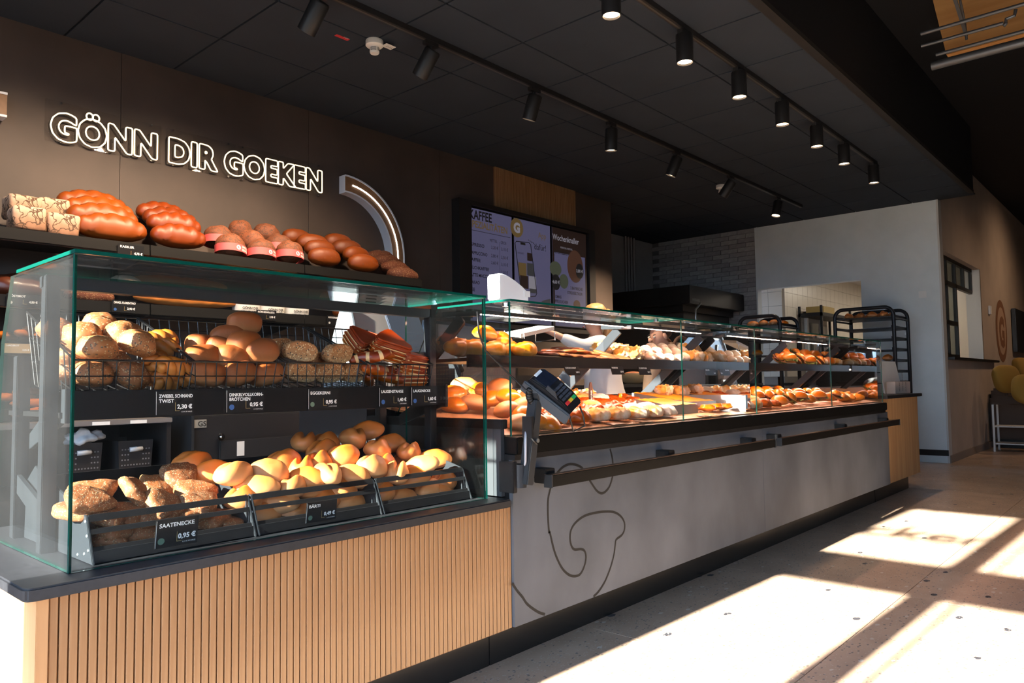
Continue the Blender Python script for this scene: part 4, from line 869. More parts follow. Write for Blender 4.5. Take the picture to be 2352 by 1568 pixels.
REDB = mat('red_paper', (.62, .085, .085), .55); REDBI = mat('red_paper_inside', (.55, .16, .12), .6)
def band(o, ang):
    """red paper band lying around the loaf, printed on the front"""
    r1, r2, h = .098, .080, .046; mb = MB(); N = 36
    P = [Vector((r1*math.cos(2*math.pi*i/N), r2*math.sin(2*math.pi*i/N), 0)) for i in range(N)]
    mb.add([p+Vector((0, 0, -h/2)) for p in P]+[p*1.0+Vector((0, 0, h/2)) for p in P]+[p*.985+Vector((0, 0, -h/2)) for p in P]+[p*.985+Vector((0, 0, h/2)) for p in P],
           [(i, (i+1) % N, N+(i+1) % N, N+i) for i in range(N)]+[(2*N+i, 3*N+i, 3*N+(i+1) % N, 2*N+(i+1) % N) for i in range(N)])
    b = bpy.data.objects.new('paper_band', mb.mesh('paper_band', REDB, smooth=True)); COL.objects.link(b); b.parent = o; b.location = (0, 0, -.020); b.rotation_euler = (R_(-8), R_(4), R_(ang))
    tx = MB()
    for body, zo, sz in (('WOCHEN', .002, .019), ('KNALLER', -.0165, .019)):
        vs_, fs, _ = glyphs(body, sz, .0004)
        tx.add([((r1+.0008)*math.cos(-1.36+p[0]/.095), (r2+.0008)*math.sin(-1.36+p[0]/.095), p[1]+zo) for p in vs_], fs)
    t2 = bpy.data.objects.new('band_print', tx.mesh('band_print', INK)); COL.objects.link(t2); t2.parent = b
    d = MB(); a = -1.62
    d.add([((r1+.001)*math.cos(a+.014*math.cos(q)/.095), (r2+.001)*math.sin(a+.014*math.cos(q)/.095), .014*math.sin(q)) for q in (2*math.pi*i/18 for i in range(18))], [tuple(range(18))])
    d2 = bpy.data.objects.new('band_seal', d.mesh('band_seal', INK)); COL.objects.link(d2); d2.parent = b
    pc_ = MB(); vs_, fs, _ = glyphs('%', .02, .0008); pc_.add([((r1+.0018)*math.cos(a+(p[0]-.0085)/.095), (r2+.0018)*math.sin(a+(p[0]-.0085)/.095), p[1]-.007) for p in vs_], fs)
    d3 = bpy.data.objects.new('seal_print', pc_.mesh('seal_print', REDB)); COL.objects.link(d3); d3.parent = b
for i, (u, v, y, bd, ang) in enumerate(((530,568,4.235,1,20), (600,578,4.235,1,28), (665,582,4.235,1,22), (503,548,4.39,1,10), (575,556,4.39,0,0), (640,566,4.39,1,16), (553,534,4.53,0,0), (612,540,4.53,0,0))):
    o = put('rye_loaf', i, at(u, v, y=y), 0 if bd else rb.uniform(0, 180), 0, 0, 1.0, 'small dark rye loaf wrapped in a red paper band' if bd else 'small dark cracked rye loaf without a band', 'bread', G1)
    if bd: band(o, ang-10)
for i, (u, v, y) in enumerate(((745,592,4.22), (834,606,4.22), (735,574,4.335), (718,560,4.445), (682,548,4.555), (818,588,4.335), (796,572,4.445), (776,558,4.555))): put('docked_loaf', i, at(u, v, y=y), rb.uniform(-8, 8), 0, 0, .95, 'smooth brown oval loaf with pricked crust', 'bread', G1)
for i, (u, v, y) in enumerate(((925,632,4.22), (908,617,4.335), (890,603,4.445), (874,592,4.555))): put('dark_loaf', i, at(u, v, y=y), rb.uniform(-6, 6), 0, 0, 1.05, 'dark coarse seeded loaf at the top shelf’s right end', 'bread', G1)
# second shelf and the ones seen through the end glass
G2 = 'loaves on the lower wall shelves'
put('round_loaf', 0, at(285, 660, y=4.33), 0, 0, 0, 1.0, 'round pale loaf with a star cut on the second shelf', 'bread', G2)
put('dark_loaf', 0, at(205, 680, y=4.30), 0, 0, 0, 1.0, 'dark seeded loaf left of the star-cut loaf on the second shelf', 'bread', G2)
for i, (u, v, y) in enumerate(((430,690,4.25), (425,668,4.36), (415,652,4.48))): put('baguette', 0, at(u, v, y=y), 0, 0, 0, 1.15, 'long golden stick loaf on the second shelf, '+('in front', 'behind the front one', 'at the back')[i], 'bread', G2)
for i, (u, v, y) in enumerate(((800,715,4.25), (770,690,4.42), (850,700,4.45), (895,718,4.3), (905,690,4.5), (960,705,4.4))): put('docked_loaf', i, at(u, v, y=y), 0, 0, 0, 1.0, 'brown oval loaf at the right of the second shelf', 'bread', G2)
for i, (u, v, y) in enumerate(((1.13, 1.458, 4.36), (.79, 1.458, 4.34))): put('roasted_loaf', 0, (u, y, v), 8*i, 0, 0, 1.0, 'big blackish roasted loaf at the far left, under the top shelf', 'bread', G2)
for i, (u, v, y) in enumerate(((15,772,4.28), (58,768,4.28), (75,760,4.45), (100,775,4.3))): put('baguette', 0, at(u, v, y=y), 62, 0, 0, .62, 'pale crusty stick loaf on the third shelf, left of the case', 'bread', G2)
for i, (u, v, y) in enumerate(((20,912,4.25), (62,900,4.32), (45,930,4.22), (85,925,4.25), (90,945,4.2), (35,950,4.2))): put('baguette', 0, at(u, v, y=y), 30+25*(i % 3), 6*(i % 3), 0, .60, 'pale stick loaf in the low basket at the far left', 'bread', G2)
# loaves in printed paper tins
PAP = mat('paper_white', (.66, .64, .60), .7)
for i, (u, v) in enumerate(((565, 682), (623, 690), (680, 697))):
    c = at(u, v, y=4.26); z0 = 1.392
    t = thing('tin_loaf', 'golden loaf in a white printed paper tin on the second shelf, %s from the left' % ORD[i], 'bread', (c.x, c.y, z0), 'loaves in printed paper tins')
    mb = MB(); N = 32; E_ = lambda q, s_: (.085*s_*math.copysign(abs(math.cos(q))**.75, math.cos(q)), .055*s_*math.copysign(abs(math.sin(q))**.75, math.sin(q)))
    ring = [E_(2*math.pi*k/N, 1) for k in range(N)]
    mb.add([(c.x+x*.94, c.y+y*.94, z0) for x, y in ring]+[(c.x+x, c.y+y, z0+.07) for x, y in ring], [tuple(range(N))[::-1]]+[(k, (k+1) % N, N+(k+1) % N, N+k) for k in range(N)])
    pb = mb.build('paper_tin', PAP, t, smooth='auto')
    MB().text('GÖNN DIR', (c.x, c.y-.0575, z0+.036), (1, 0, 0), (0, 0, 1), .021, .0006, 'c').text('HANDWERK', (c.x, c.y-.0575, z0+.012), (1, 0, 0), (0, 0, 1), .021, .0006, 'c').build('tin_print', mat('print_grey', (.05, .05, .05), .6), pb)
    lo_ = bpy.data.objects.new('loaf_top', blob('loaf_top', M_STREU, .082, .052, .035, n=2.6, flat=1, amp=.005, fr=45, seed=i)); COL.objects.link(lo_); lo_.parent = t; lo_.location = (0, 0, .068)

# neon lettering
def loops_of(body, size, bold, space=1.0):
    vs_, fs, bd = glyphs(body, size, bold, space); nb = {}
    for a, b in bd: nb.setdefault(a, []).append(b); nb.setdefault(b, []).append(a)
    seen = set(); out = []
    for s_ in nb:
        if s_ in seen: continue
        lp = [s_]; seen.add(s_); cur = s_
        while True:
            nx_ = [q for q in nb[cur] if q not in seen]
            if not nx_: break
            cur = nx_[0]; seen.add(cur); lp.append(cur)
        if len(lp) > 3: out.append([Vector((vs_[i][0], vs_[i][1])) for i in lp])
    return out
def resample(lp, step):
    n = len(lp); d = [(lp[(i+1) % n]-lp[i]).length for i in range(n)]; T = sum(d); k = max(12, int(T/step)); out = []; i = 0; acc = 0
    for q in range(k):
        t = T*q/k
        while acc+d[i] < t: acc += d[i]; i += 1
        out.append(lp[i].lerp(lp[(i+1) % n], (t-acc)/max(d[i], 1e-9)))
    return out
def soften(lp, it):
    for _ in range(it): lp = [(lp[i-1]+2*lp[i]+lp[(i+1) % len(lp)])/4 for i in range(len(lp))]
    return lp
NEON = mat('neon_tube', (1, .9, .7), .4, emit=((1.0, .78, .48), 1.9))
NSIDE = mat('neon_side', (.16, .15, .14), .5)
ns_ = thing('neon_sign', 'glowing outline lettering GÖNN DIR GOEKEN on the dark wall above the bread', 'neon sign', (2.24, 4.66, 2.345))
SZ = .205; lps = [soften(resample(l, .004), 6) for l in loops_of('GÖNN DIR GOEKEN', SZ, .0118, 1.07)]
x0 = min(p.x for l in lps for p in l); x1 = max(p.x for l in lps for p in l); kx = 1.775/(x1-x0)
cap = max(p.y for l in lps for p in l)
lps = [[Vector((1.345+(p.x-x0)*kx, p.y)) for p in l] for l in lps]
grp = []
for l in sorted(lps, key=lambda l: min(p.x for p in l)):
    a, b = min(p.x for p in l), max(p.x for p in l)
    if grp and a < grp[-1][1]-.012: grp[-1][2].append(l); grp[-1][1] = max(b, grp[-1][1])
    else: grp.append([a, b, [l]])
for a, b, ls in grp:
    mb, ms_ = MB(), MB()
    zb = 2.366+.022*(a-1.345)/1.775
    for l in ls:
        l = l[::2]; mb.tube([(p.x, 4.632, zb+p.y) for p in l], .0042, 6, closed=True)
        n = len(l)
        for s_ in (-.0062, .0062):
            pass
        ms_.tube([(p.x, 4.640, zb+p.y) for p in l], .0058, 5, closed=True)
    q = mb.build('letter', NEON, ns_, smooth=True); ms_.build('letter_side', NSIDE, q, smooth=True)
ACR = glass_mat('acrylic', (.99, .99, .99), .5)
for a, b in ((1.32, 1.96), (1.99, 2.45), (2.47, 3.145)): MB().box(a, b, 4.648, 4.652, 2.345, 2.585).build('acrylic_plate', ACR, ns_, bevel=.002)
for x in (1.4, 1.9, 2.03, 2.4, 2.5, 3.1):
    for z in (2.355, 2.575): MB().cyl((x, 4.668, z), (x, 4.645, z), .006, 10).build('standoff', CHROME, ns_)

# light arcs on the wall
ARCW = mat('arc_white', (.62, .66, .74), .4); ARCF = oak_mat('arc_oak', (.16, .08, .035), (.22, .115, .055), .5, stretch=(20, 20, 20))
ARCL = mat('arc_led', (1, 1, 1), .4, emit=((1.0, .93, .85), 5))
def arc(cx_, cz, sgn, label):
    t = thing('light_arc', label, 'wall light', (cx_, 4.66, cz), 'curved wall lights')
    N = 40; ro, ri, yf, yb = .572, .438, 4.585, 4.668
    A = [R_(90-99*i/N) for i in range(N+1)]; P = lambda r, a, y: (cx_+sgn*r*math.cos(a), y, cz+r*math.sin(a))
    b = MB(); v = []
    for a in A: v += [P(ri, a, yb), P(ro, a, yb), P(ro, a, yf), P(ro-.012, a, yf), P(ro-.012, a, yf+.006), P(ri+.012, a, yf+.006), P(ri+.012, a, yf), P(ri, a, yf)]
    f = []
    for i in range(N):
        for j in range(8): f.append((i*8+j, i*8+(j+1) % 8, (i+1)*8+(j+1) % 8, (i+1)*8+j))
    f += [tuple(range(8)), tuple(range(N*8, N*8+8))[::-1]]
    b.add(v, f).build('shell', ARCW, t)
    fc = MB(); v = []
    for a in A: v += [P(ri+.012, a, yf+.0055), P(ro-.012, a, yf+.0055)]
    fc.add(v, [(2*i, 2*i+1, 2*i+3, 2*i+2) for i in range(N)]).build('oak_face', ARCF, t)
    MB().tube([P((ri+ro)/2, a, yf+.003) for a in A[3:]], .0055, 6).build('led_line', ARCL, t)
arc(3.295, 1.968, 1, 'white quarter-arc wall light with oak face and glowing line, right of the lettering')
arc(1.125, 1.968, -1, 'end of a white arc wall light cut by the photo’s left edge')

# menu screens
FRM = mat('screen_frame', (.010, .009, .009), .5)
mf = thing('menu_board_surround', 'deep black frame holding three menu screens on the back wall', 'frame', (5.48, 4.66, 1.5))
for a in ((4.47, 6.49, 2.535, 2.575), (4.47, 6.49, 1.46, 1.50)): MB().box(a[0], a[1], 4.57, 4.667, a[2], a[3]).build('rail', FRM, mf)
for a in ((4.47, 4.62), (6.385, 6.49)): MB().box(a[0], a[1], 4.57, 4.667, 1.50, 2.535).build('stile', FRM, mf)
MB().box(4.62, 6.385, 4.655, 4.667, 1.50, 2.535).build('back_board', FRM, mf)
def em(name, c, k=.5): return mat(name, (.02, .02, .02), .35, emit=(c, k))
SBG = em('screen_lilac', (.125, .118, .225)); SDK = em('screen_ink', (.008, .007, .008)); SGO = em('screen_gold', (.16, .10, .035)); SBR = em('screen_brown', (.020, .009, .007)); SWH = em('screen_white', (.33, .31, .36)); SGR = em('screen_grey', (.05, .05, .055))
YS_ = 4.60
def screen(x0, x1, label):
    t = thing('menu_screen', label, 'screen', ((x0+x1)/2, 4.62, 1.53), 'menu screens')
    MB().box(x0, x1, 4.602, 4.65, 1.52, 2.525).build('casing', FRM, t)
    MB().box(x0+.006, x1-.006, 4.6005, 4.6015, 1.526, 2.519).build('display', SBG, t); return t
def st_(t, body, u, v, size, m_=SDK, al='l', bold=.0, name='screen_text', w_=None):
    p = at(u, v, y=YS_); MB().text(body, (p.x, YS_-.0012, p.z), (1, 0, 0), (0, 0, 1), size, bold, al, w_).build(name, m_, t)
s1 = screen(4.632, 5.19, 'menu screen listing coffee prices, left one of the three')
s2_ = screen(5.212, 5.766, 'middle menu screen with a phone outline and the words App dafür!')
s3 = screen(5.788, 6.372, 'right menu screen with a brown heading and pictures of bread and cakes')
st_(s1, 'KAFFEE', 1078, 500, .115, bold=.003, w_=.29); st_(s1, 'SPEZIALITÄTEN', 1078, 519, .085, SGO, bold=.002, w_=.50)
p = at(1078, 526, y=YS_); MB().box(p.x, 5.16, YS_-.001, YS_, p.z-.004, p.z).build('rule', SDK, s1)
st_(s1, 'MITTEL', 1125, 555, .040, w_=.10); st_(s1, 'GROß', 1150, 560, .040, w_=.075)
for nm, v, pa_, pb_, w_ in (('ESPRESSO', 563, '2,20 €', '3,10 €', .19), ('CAPPUCCINO', 582, '2,80 €', '3,50 €', .23), ('KAFFEE', 598, '2,60 €', '3,10 €', .14), ('MILCHKAFFEE', 616, '', '3,50 €', .25), ('LATTE MACCHIATO', 633, '', '', .34), ('KAKAO', 650, '', '', .13), ('TEE', 667, '', '', .07)):
    st_(s1, nm, 1078, v, .042, bold=.0008, w_=w_)
    if pa_: st_(s1, pa_, 1128, v+8, .040, w_=.095)
    if pb_: st_(s1, pb_, 1151, v+12, .040, w_=.095)
p = at(1148, 600, y=YS_); MB().box(p.x-.001, p.x+.001, YS_-.001, YS_, 1.95, 2.26).build('rule', SDK, s1)
def sdisc(t, u, v, rx, rz, m_, nm, y=YS_-.001, k=26):
    p = at(u, v, y=YS_); return MB().add([(p.x+rx*math.cos(2*math.pi*i/k), y, p.z+rz*math.sin(2*math.pi*i/k)) for i in range(k)], [tuple(range(k))]).build(nm, m_, t)
sdisc(s2_, 1187, 523, .092, .092, SGO, 'logo_disc'); st_(s2_, 'G', 1187, 533, .125, SWH, 'c', .007, 'logo_letter')
st_(s2_, 'App', 1236, 546, .085, SGO, w_=.12); st_(s2_, 'dafür!', 1227, 572, .085, SDK, w_=.18)
pl = [at(u, v, y=YS_-.0015) for u, v in ((1183, 558), (1186, 554), (1215, 557), (1219, 562), (1233, 674), (1230, 680), (1203, 682), (1198, 677))]
MB().tube([(p.x, YS_-.0015, p.z) for p in pl], .004, 6, closed=True).build('phone_outline', SDK, s2_)
p = at(1201, 560, y=YS_); MB().box(p.x-.035, p.x+.035, YS_-.0015, YS_, p.z-.01, p.z+.012).build('phone_notch', SDK, s2_)
for u0, v0, u1, v1, m_ in ((1191, 605, 1209, 632, SGO), (1211, 606, 1226, 632, SGR), (1195, 634, 1213, 661, SBR), (1215, 636, 1231, 662, SWH), (1211, 582, 1222, 598, SBR), (1217, 664, 1231, 672, SGR)):
    a, b = at(u0, v1, y=YS_), at(u1, v0, y=YS_); MB().box(a.x, b.x, YS_-.001, YS_, a.z, b.z).build('app_tile', m_, s2_)
st_(s2_, 'WUNSCHBROT', 1189, 582, .024, w_=.09)
for a in range(3): 
    p, q = at(1213+a*5, 550+a*3, y=YS_), at(1216+a*6, 554+a*4, y=YS_); MB().tube([(p.x, YS_-.001, p.z), (q.x, YS_-.001, q.z)], .0025, 5).build('spark', SDK, s2_)
p = at(1240, 690, y=YS_); MB().add([(5.75, YS_-.001, 1.60), (5.55, YS_-.001, 1.60), (5.56, YS_-.001, 1.70), (5.62, YS_-.001, 1.76), (5.75, YS_-.001, 1.79)], [(0, 1, 2, 3, 4)]).build('corner_shape', SGR, s2_)
MB().box(5.794, 6.366, YS_-.0008, YS_-.0003, 2.27, 2.519).box(5.794, 5.822, YS_-.0008, YS_-.0003, 1.526, 2.27).box(6.342, 6.366, YS_-.0008, YS_-.0003, 1.526, 2.27).build('brown_ground', SBR, s3)
st_(s3, 'Wochenknaller', 1269, 549, .085, SWH, bold=.001, w_=.44); st_(s3, 'MONTAG–FREITAG', 1287, 570, .028, SWH, w_=.20)
st_(s3, 'KARTOFFELBROT', 1269, 580, .045, bold=.001, w_=.27); st_(s3, '750 g', 1269, 585, .018, w_=.04)
SBRD = em('screen_bread', (.085, .035, .02)); SCAK = em('screen_cake', (.075, .085, .055))
sdisc(s3, 1321, 612, .135, .17, SBRD, 'picture_loaf'); sdisc(s3, 1276, 617, .095, .075, SCAK, 'picture_cake'); sdisc(s3, 1295, 646, .075, .075, SCAK, 'picture_cake', YS_-.0014)
for u, v, tx_ in ((1331, 623, '3,80 €'), (1277, 648, '4,60 €')):
    sdisc(s3, u, v, .068, .080, SDK, 'price_disc', YS_-.0018); p = at(u, v+3, y=YS_); MB().text(tx_, (p.x, YS_-.0024, p.z), (1, 0, 0), (0, 0, 1), .045, .001, 'c').build('screen_text', SWH, s3)
st_(s3, '2 BAYRISCHE', 1338, 668, .042, SDK, 'r', .001, w_=.21); st_(s3, 'STREUSELTALER', 1338, 679, .042, SDK, 'r', .001, w_=.26)
st_(s3, '2 OMAS', 1271, 683, .042, SDK, 'l', .001, w_=.13); st_(s3, 'APFELKUCHEN', 1271, 694, .042, SDK, 'l', .001, w_=.24)
sdisc(s3, 1325, 700, .06, .05, SBRD, 'picture_cake')
# ---------------------------------------------------------------- goods in the long case
G3, G4 = 'goods on the upper pastry shelf', 'goods on the pastry deck'
for u, v, y, tz in ((1046,798,1.99,15), (1082,800,1.97,10), (1128,803,1.96,20), (1200,804,1.96,10), (1160,802,2.02,25)): put('croissant', 0, at(u, v, y=y), tz+180, 0, 0, 1.15, 'curved golden croissant at the upper shelf’s left end', 'pastry', G3)
for u, v, y in ((1113,768,2.04), (1148,782,2.02), (1030,790,2.06)): put('bun', 0, at(u, v, y=y), 0, 15, 0, 1.0, 'round shiny milk bun heaped behind the croissants', 'pastry', G3)
for i, (u, v, y, t_) in enumerate(((1255,812,1.95,0), (1283,814,1.95,0), (1312,817,1.95,0), (1342,819,1.95,5), (1372,821,1.95,10), (1270,807,2.02,0), (1300,808,2.03,0), (1330,808,2.04,5), (1360,811,2.02,8), (1400,820,1.95,14), (1388,812,2.0,18), (1318,803,2.1,0), (1290,802,2.12,0), (1425,823,1.95,18))):
    put('cookie', 1 if i in (0, 5, 12) else 0, at(u, v, y=y), rb.uniform(0, 180), 5, -t_, 1.05, 'flat brown cookie on the upper pastry shelf', 'cookie', G3)
for i, (u, v, y) in enumerate(((1385,803,2.08), (1415,805,2.05), (1455,812,1.97), (1432,812,2.0))): put('streusel_slice', i, at(u, v, y=y), rb.uniform(-15, 15), 0, 0, 1.0, 'crumb-topped slice between cookies and sugared doughnuts', 'cake', G3)
for i, (u, v, y) in enumerate(((1483,806,2.02), (1494,821,1.95), (1514,823,1.95), (1536,824,1.95), (1557,825,1.95), (1506,809,2.02), (1528,810,2.02), (1550,811,2.02), (1495,800,2.1), (1520,800,2.1), (1543,802,2.1), (1570,822,1.97), (1566,808,2.05))):
    put('doughnut', i, at(u, v, y=y), 0, rb.uniform(-15, 15), 0, 1.0, 'sugared round doughnut on the upper shelf', 'doughnut', G3)
for i, (u, v, y, s_) in enumerate(((1590,822,1.96,1.1), (1622,825,1.96,1.1), (1650,828,1.96,.9), (1585,805,2.05,1.1), (1610,806,2.05,1.2), (1635,813,2.05,1.1), (1600,795,2.12,1.1), (1620,797,2.12,1), (1680,829,1.97,.85), (1705,832,1.97,.8), (1692,823,2.05,.9))):
    put('streusel_slice', i, at(u, v, y=y), rb.uniform(-20, 20), 0, 0, s_, 'orange crumb cake slice heaped right of the doughnuts', 'cake', G3)
# filled rolls: halves, salad frill and filling are parts
def half_dome(name, m_, rx, ry, rz, seed): return blob(name, m_, rx, ry, rz, n=2.3, flat=.25, seed=seed, nu=22, nv=10)
SW_T, SW_B = half_dome('roll_top', M_BUN, .058, .040, .030, 5), half_dome('roll_bottom', M_ROLL, .058, .040, .020, 6)
def frill(name, m_, rx, ry, h, seed, k=26):
    rn = random.Random(seed); mb = MB(); vs_ = [(0, 0, 0)]
    for i in range(k):
        a = 2*math.pi*i/k; r = 1+rn.uniform(-.12, .28); vs_.append((rx*r*math.cos(a), ry*r*math.sin(a), rn.uniform(-h, h)))
    mb.add(vs_, [(0, 1+i, 1+(i+1) % k) for i in range(k)]); return mb.mesh(name, m_)
SW_G = [frill('salad_leaf', M_GREEN, .060, .044, .012, s_) for s_ in (1, 2)]; SW_H = [frill('filling', M_HAM, .058, .041, .004, 3), frill('filling', M_CHEESE, .060, .042, .004, 4)]
def filled_roll(loc, tz, tip, var, label, group):
    t = thing('filled_roll', None, 'sandwich', loc, group); t.rotation_euler = (R_(tip), 0, R_(tz))
    for nm, me, z in (('roll_bottom', SW_B, -.012), ('salad_leaf', SW_G[var % 2], .004), ('filling', SW_H[var % 2], .0085), ('roll_top', SW_T, .016)):
        o = bpy.data.objects.new(nm, me); COL.objects.link(o); o.parent = t; o.location = (0, 0, z)
    COUNT.setdefault(group, []).append((t, label))
for i, (u, v, y) in enumerate(((1790,822,2.0), (1810,825,1.95), (1833,826,1.95), (1856,829,1.95), (1880,831,1.95), (1902,833,1.95), (1800,813,2.08), (1825,814,2.08), (1848,816,2.08), (1870,818,2.08), (1893,820,2.08))):
    filled_roll(at(u, v, y=y), rb.uniform(-40, 40), rb.uniform(20, 55), i, 'roll filled with salad on the upper shelf’s far part', G3)
for i, (u, v, y) in enumerate(((5.62,0,1.95), (5.78,0,1.95), (5.94,0,1.95), (5.66,0,2.06), (5.82,0,2.06), (5.96,0,2.06))): put('glazed_plait', 0, (u, y, 1.075), rb.uniform(-20, 20), 0, 0, 1.1, 'golden filled pasty at the upper shelf’s far right', 'pastry', G3)
# deck, first bay: buns heaped at the left, then rows of pastries
for i, (u, v, y) in enumerate(((1040,908,2.20), (1068,888,2.28), (1108,900,2.20), (1148,890,2.12), (1132,920,2.05), (1090,928,2.1), (1170,917,1.98), (1205,935,1.88), (1208,958,1.80), (1195,975,1.76), (1045,935,2.15), (1225,912,2.02), (1225,975,1.77), (1165,945,1.88), (1255,978,1.75), (985,940,2.3), (1015,938,2.3))):
    put('bun', i, at(u, v, y=y), rb.uniform(0, 180), rb.uniform(-15, 25), rb.uniform(-10, 10), 1.12, 'golden bun heaped at the deck’s left end', 'bun', G4)
KROW = [('danish', 0, 'brown glazed plait'), ('danish', 1, 'brown spiral bun'), ('glazed_plait', 0, 'golden glazed plait'), ('iced_pastry', 0, 'white iced pastry')]
rows = [(1.775, [2.10, 2.24, 2.38, 2.52, 2.66, 2.80, 2.93, 3.06], [0, 1, 0, 2, 2, 2, 2, 3], 'front'), (1.865, [2.20, 2.34, 2.48, 2.62, 2.76, 2.90, 3.03], [1, 0, 1, 0, 0, 3, 3], 'second'), (1.955, [2.30, 2.44, 2.58, 2.72, 2.86, 3.0], [0, 1, 0, 2, 0, 0], 'third'), (2.05, [2.40, 2.54, 2.68, 2.82, 2.96, 3.08], [0, 0, 2, 0, 1, 1], 'fourth'), (2.15, [2.5, 2.64, 2.78, 2.92, 3.06], [2, 2, 3, 2, 3], 'back')]
for y, xs, ks, rn_ in rows:
    for x, k in zip(xs, ks):
        nm, var, lb = KROW[k]; put(nm, var, (x+rb.uniform(-.01, .01), y, deck_z(y)+.022), rb.uniform(-30, 10), 8, 0, 1.08, lb+' in the %s row of pastries on the deck' % rn_, 'pastry', G4)
# paper-lined slices at the back
for i, x in enumerate((2.62, 2.74, 2.86, 2.98, 3.10)):
    y = 2.26; t = thing('wrapped_slice', 'golden slice in white paper at the deck’s back, %s from the left' % ORD[i], 'pastry', (x, y, deck_z(y)), 'paper-wrapped slices'); z = deck_z(y)
    MB().add([(x-.055, y-.05, z), (x+.055, y-.05, z), (x+.06, y+.05, z), (x-.06, y+.05, z), (x-.06, y-.02, z+.06), (x-.05, y+.05, z+.055), (x+.055, y+.05, z+.06), (x+.062, y-.02, z+.05)], [(0, 1, 2, 3), (0, 4, 5, 3), (3, 5, 6, 2), (2, 6, 7, 1)]).build('paper', PAP, t)
    o = bpy.data.objects.new('slice', KIND['streusel_slice'][i % 2]); COL.objects.link(o); o.parent = t; o.location = (0, 0, .03); o.rotation_euler = (0, R_(15), R_(20*i)); o.scale = (.8, .8, .8)
# second bay: tins of cake, raised box with slices
for i, (x0, x1, y0, y1) in enumerate(((3.16, 3.42, 1.80, 2.02), (3.44, 3.74, 1.86, 2.2))):
    tin(x0, x1, y0, y1, .045, 'silver baking tin of orange cake in the second bay, %s' % ('left one' if i == 0 else 'right one'))
    mb = MB(); n_ = 14; vs_ = []
    for a in range(n_+1):
        for b in range(n_+1):
            x, y = x0+.008+(x1-x0-.016)*a/n_, y0+.008+(y1-y0-.016)*b/n_; vs_.append((x, y, deck_z(y)+.045+.006*noise.noise(Vector((x*40, y*40, i)))))
    for a in range(n_+1):
        for b in range(n_+1): x, y, _z = vs_[a*(n_+1)+b]; vs_.append((x, y, deck_z(y)+.006))
    K = (n_+1)**2; fs = [(a*(n_+1)+b, (a+1)*(n_+1)+b, (a+1)*(n_+1)+b+1, a*(n_+1)+b+1) for a in range(n_) for b in range(n_)]
    bd = [(0, b) for b in range(n_+1)]+[(a, n_) for a in range(1, n_+1)]+[(n_, b) for b in range(n_-1, -1, -1)]+[(a, 0) for a in range(n_-1, 0, -1)]
    ix = [a*(n_+1)+b for a, b in bd]; fs += [(ix[q], ix[(q+1) % len(ix)], ix[(q+1) % len(ix)]+K, ix[q]+K) for q in range(len(ix))]
    o = mb.add(vs_, fs).build('sheet_cake', M_CAKE, smooth='auto', origin=((x0+x1)/2, (y0+y1)/2, deck_z(y0)))
    tag(o, 'orange sheet cake filling the %s tin of the second bay' % ('left' if i == 0 else 'right'), 'cake', 'sheet cakes')
for i, (u, v, y) in enumerate(((1525,897,2.12), (1558,899,2.12))):
    c = at(u, v, y=y); put('streusel_slice', i, c, 5, 0, 0, .9, 'tall orange slice standing on the white carton', 'cake', G4)
c = at(1540, 918, y=2.12)
cb = thing('cake_carton', 'flat white carton under two orange slices at the second bay', 'box', (c.x, 2.12, deck_z(2.05)))
MB().box(c.x-.16, c.x+.16, 2.05, 2.2, deck_z(2.05), c.z+.012).build('carton', WHITE, cb, bevel=.003)
for i, (x, y) in enumerate(((3.30, 2.10), (3.22, 2.18), (3.36, 2.20), (3.50, 1.79), (3.60, 1.80), (3.70, 1.79))): put('danish', 1, (x, y, deck_z(y)+.02), 40*i, 8, 0, .9, 'small brown pastry beside the cake tins', 'pastry', G4)
# silver partition at the second seam
tag(MB().box(3.798, 3.808, 1.72, 2.1, .785, .875).build('steel_partition', ALU, bevel=.001, origin=(3.806, 1.9, .785)), 'short silver partition plate at the glass seam on the deck', 'partition')
# third and fourth bay
for i, (x, y, k) in enumerate(((3.92, 1.78, 3), (4.05, 1.78, 2), (4.18, 1.78, 0), (4.30, 1.78, 1), (3.98, 1.88, 0), (4.12, 1.88, 2), (4.25, 1.88, 2), (4.02, 1.98, 1), (4.16, 1.98, 2))):
    nm, var, lb = KROW[k]; put(nm, var, (x, y, deck_z(y)+.022), rb.uniform(-20, 20), 8, 0, 1.05, lb+' at the third bay’s front', 'pastry', G4)
for i, (x, y) in enumerate(((4.45, 1.80), (4.60, 1.80), (4.76, 1.80), (4.92, 1.80), (5.10, 1.80), (5.28, 1.80), (5.44, 1.80), (4.40, 1.92), (4.55, 1.92), (4.72, 1.92), (4.88, 1.92), (5.05, 1.92), (5.22, 1.92), (5.40, 1.92), (4.5, 2.05), (4.68, 2.05), (4.86, 2.05), (5.04, 2.05))):
    if i in (0, 3, 5): put('bun', 0, (x, y, deck_z(y)+.03), 0, 8, 0, 1, 'golden bun among the filled rolls of the far bays', 'bun', G4)
    else: filled_roll((x, y, deck_z(y)+.04), rb.uniform(-50, 50), rb.uniform(10, 40), i, 'roll filled with salad on the far deck', G4)
for i, (x, y) in enumerate(((5.6, 1.78), (5.72, 1.78), (5.84, 1.78), (5.62, 1.88), (5.75, 1.88), (5.9, 1.88))): put('croissant', 0, (x, y, deck_z(y)+.025), 40*i, 8, 0, 1, 'small croissant at the deck’s far right end', 'pastry', G4)
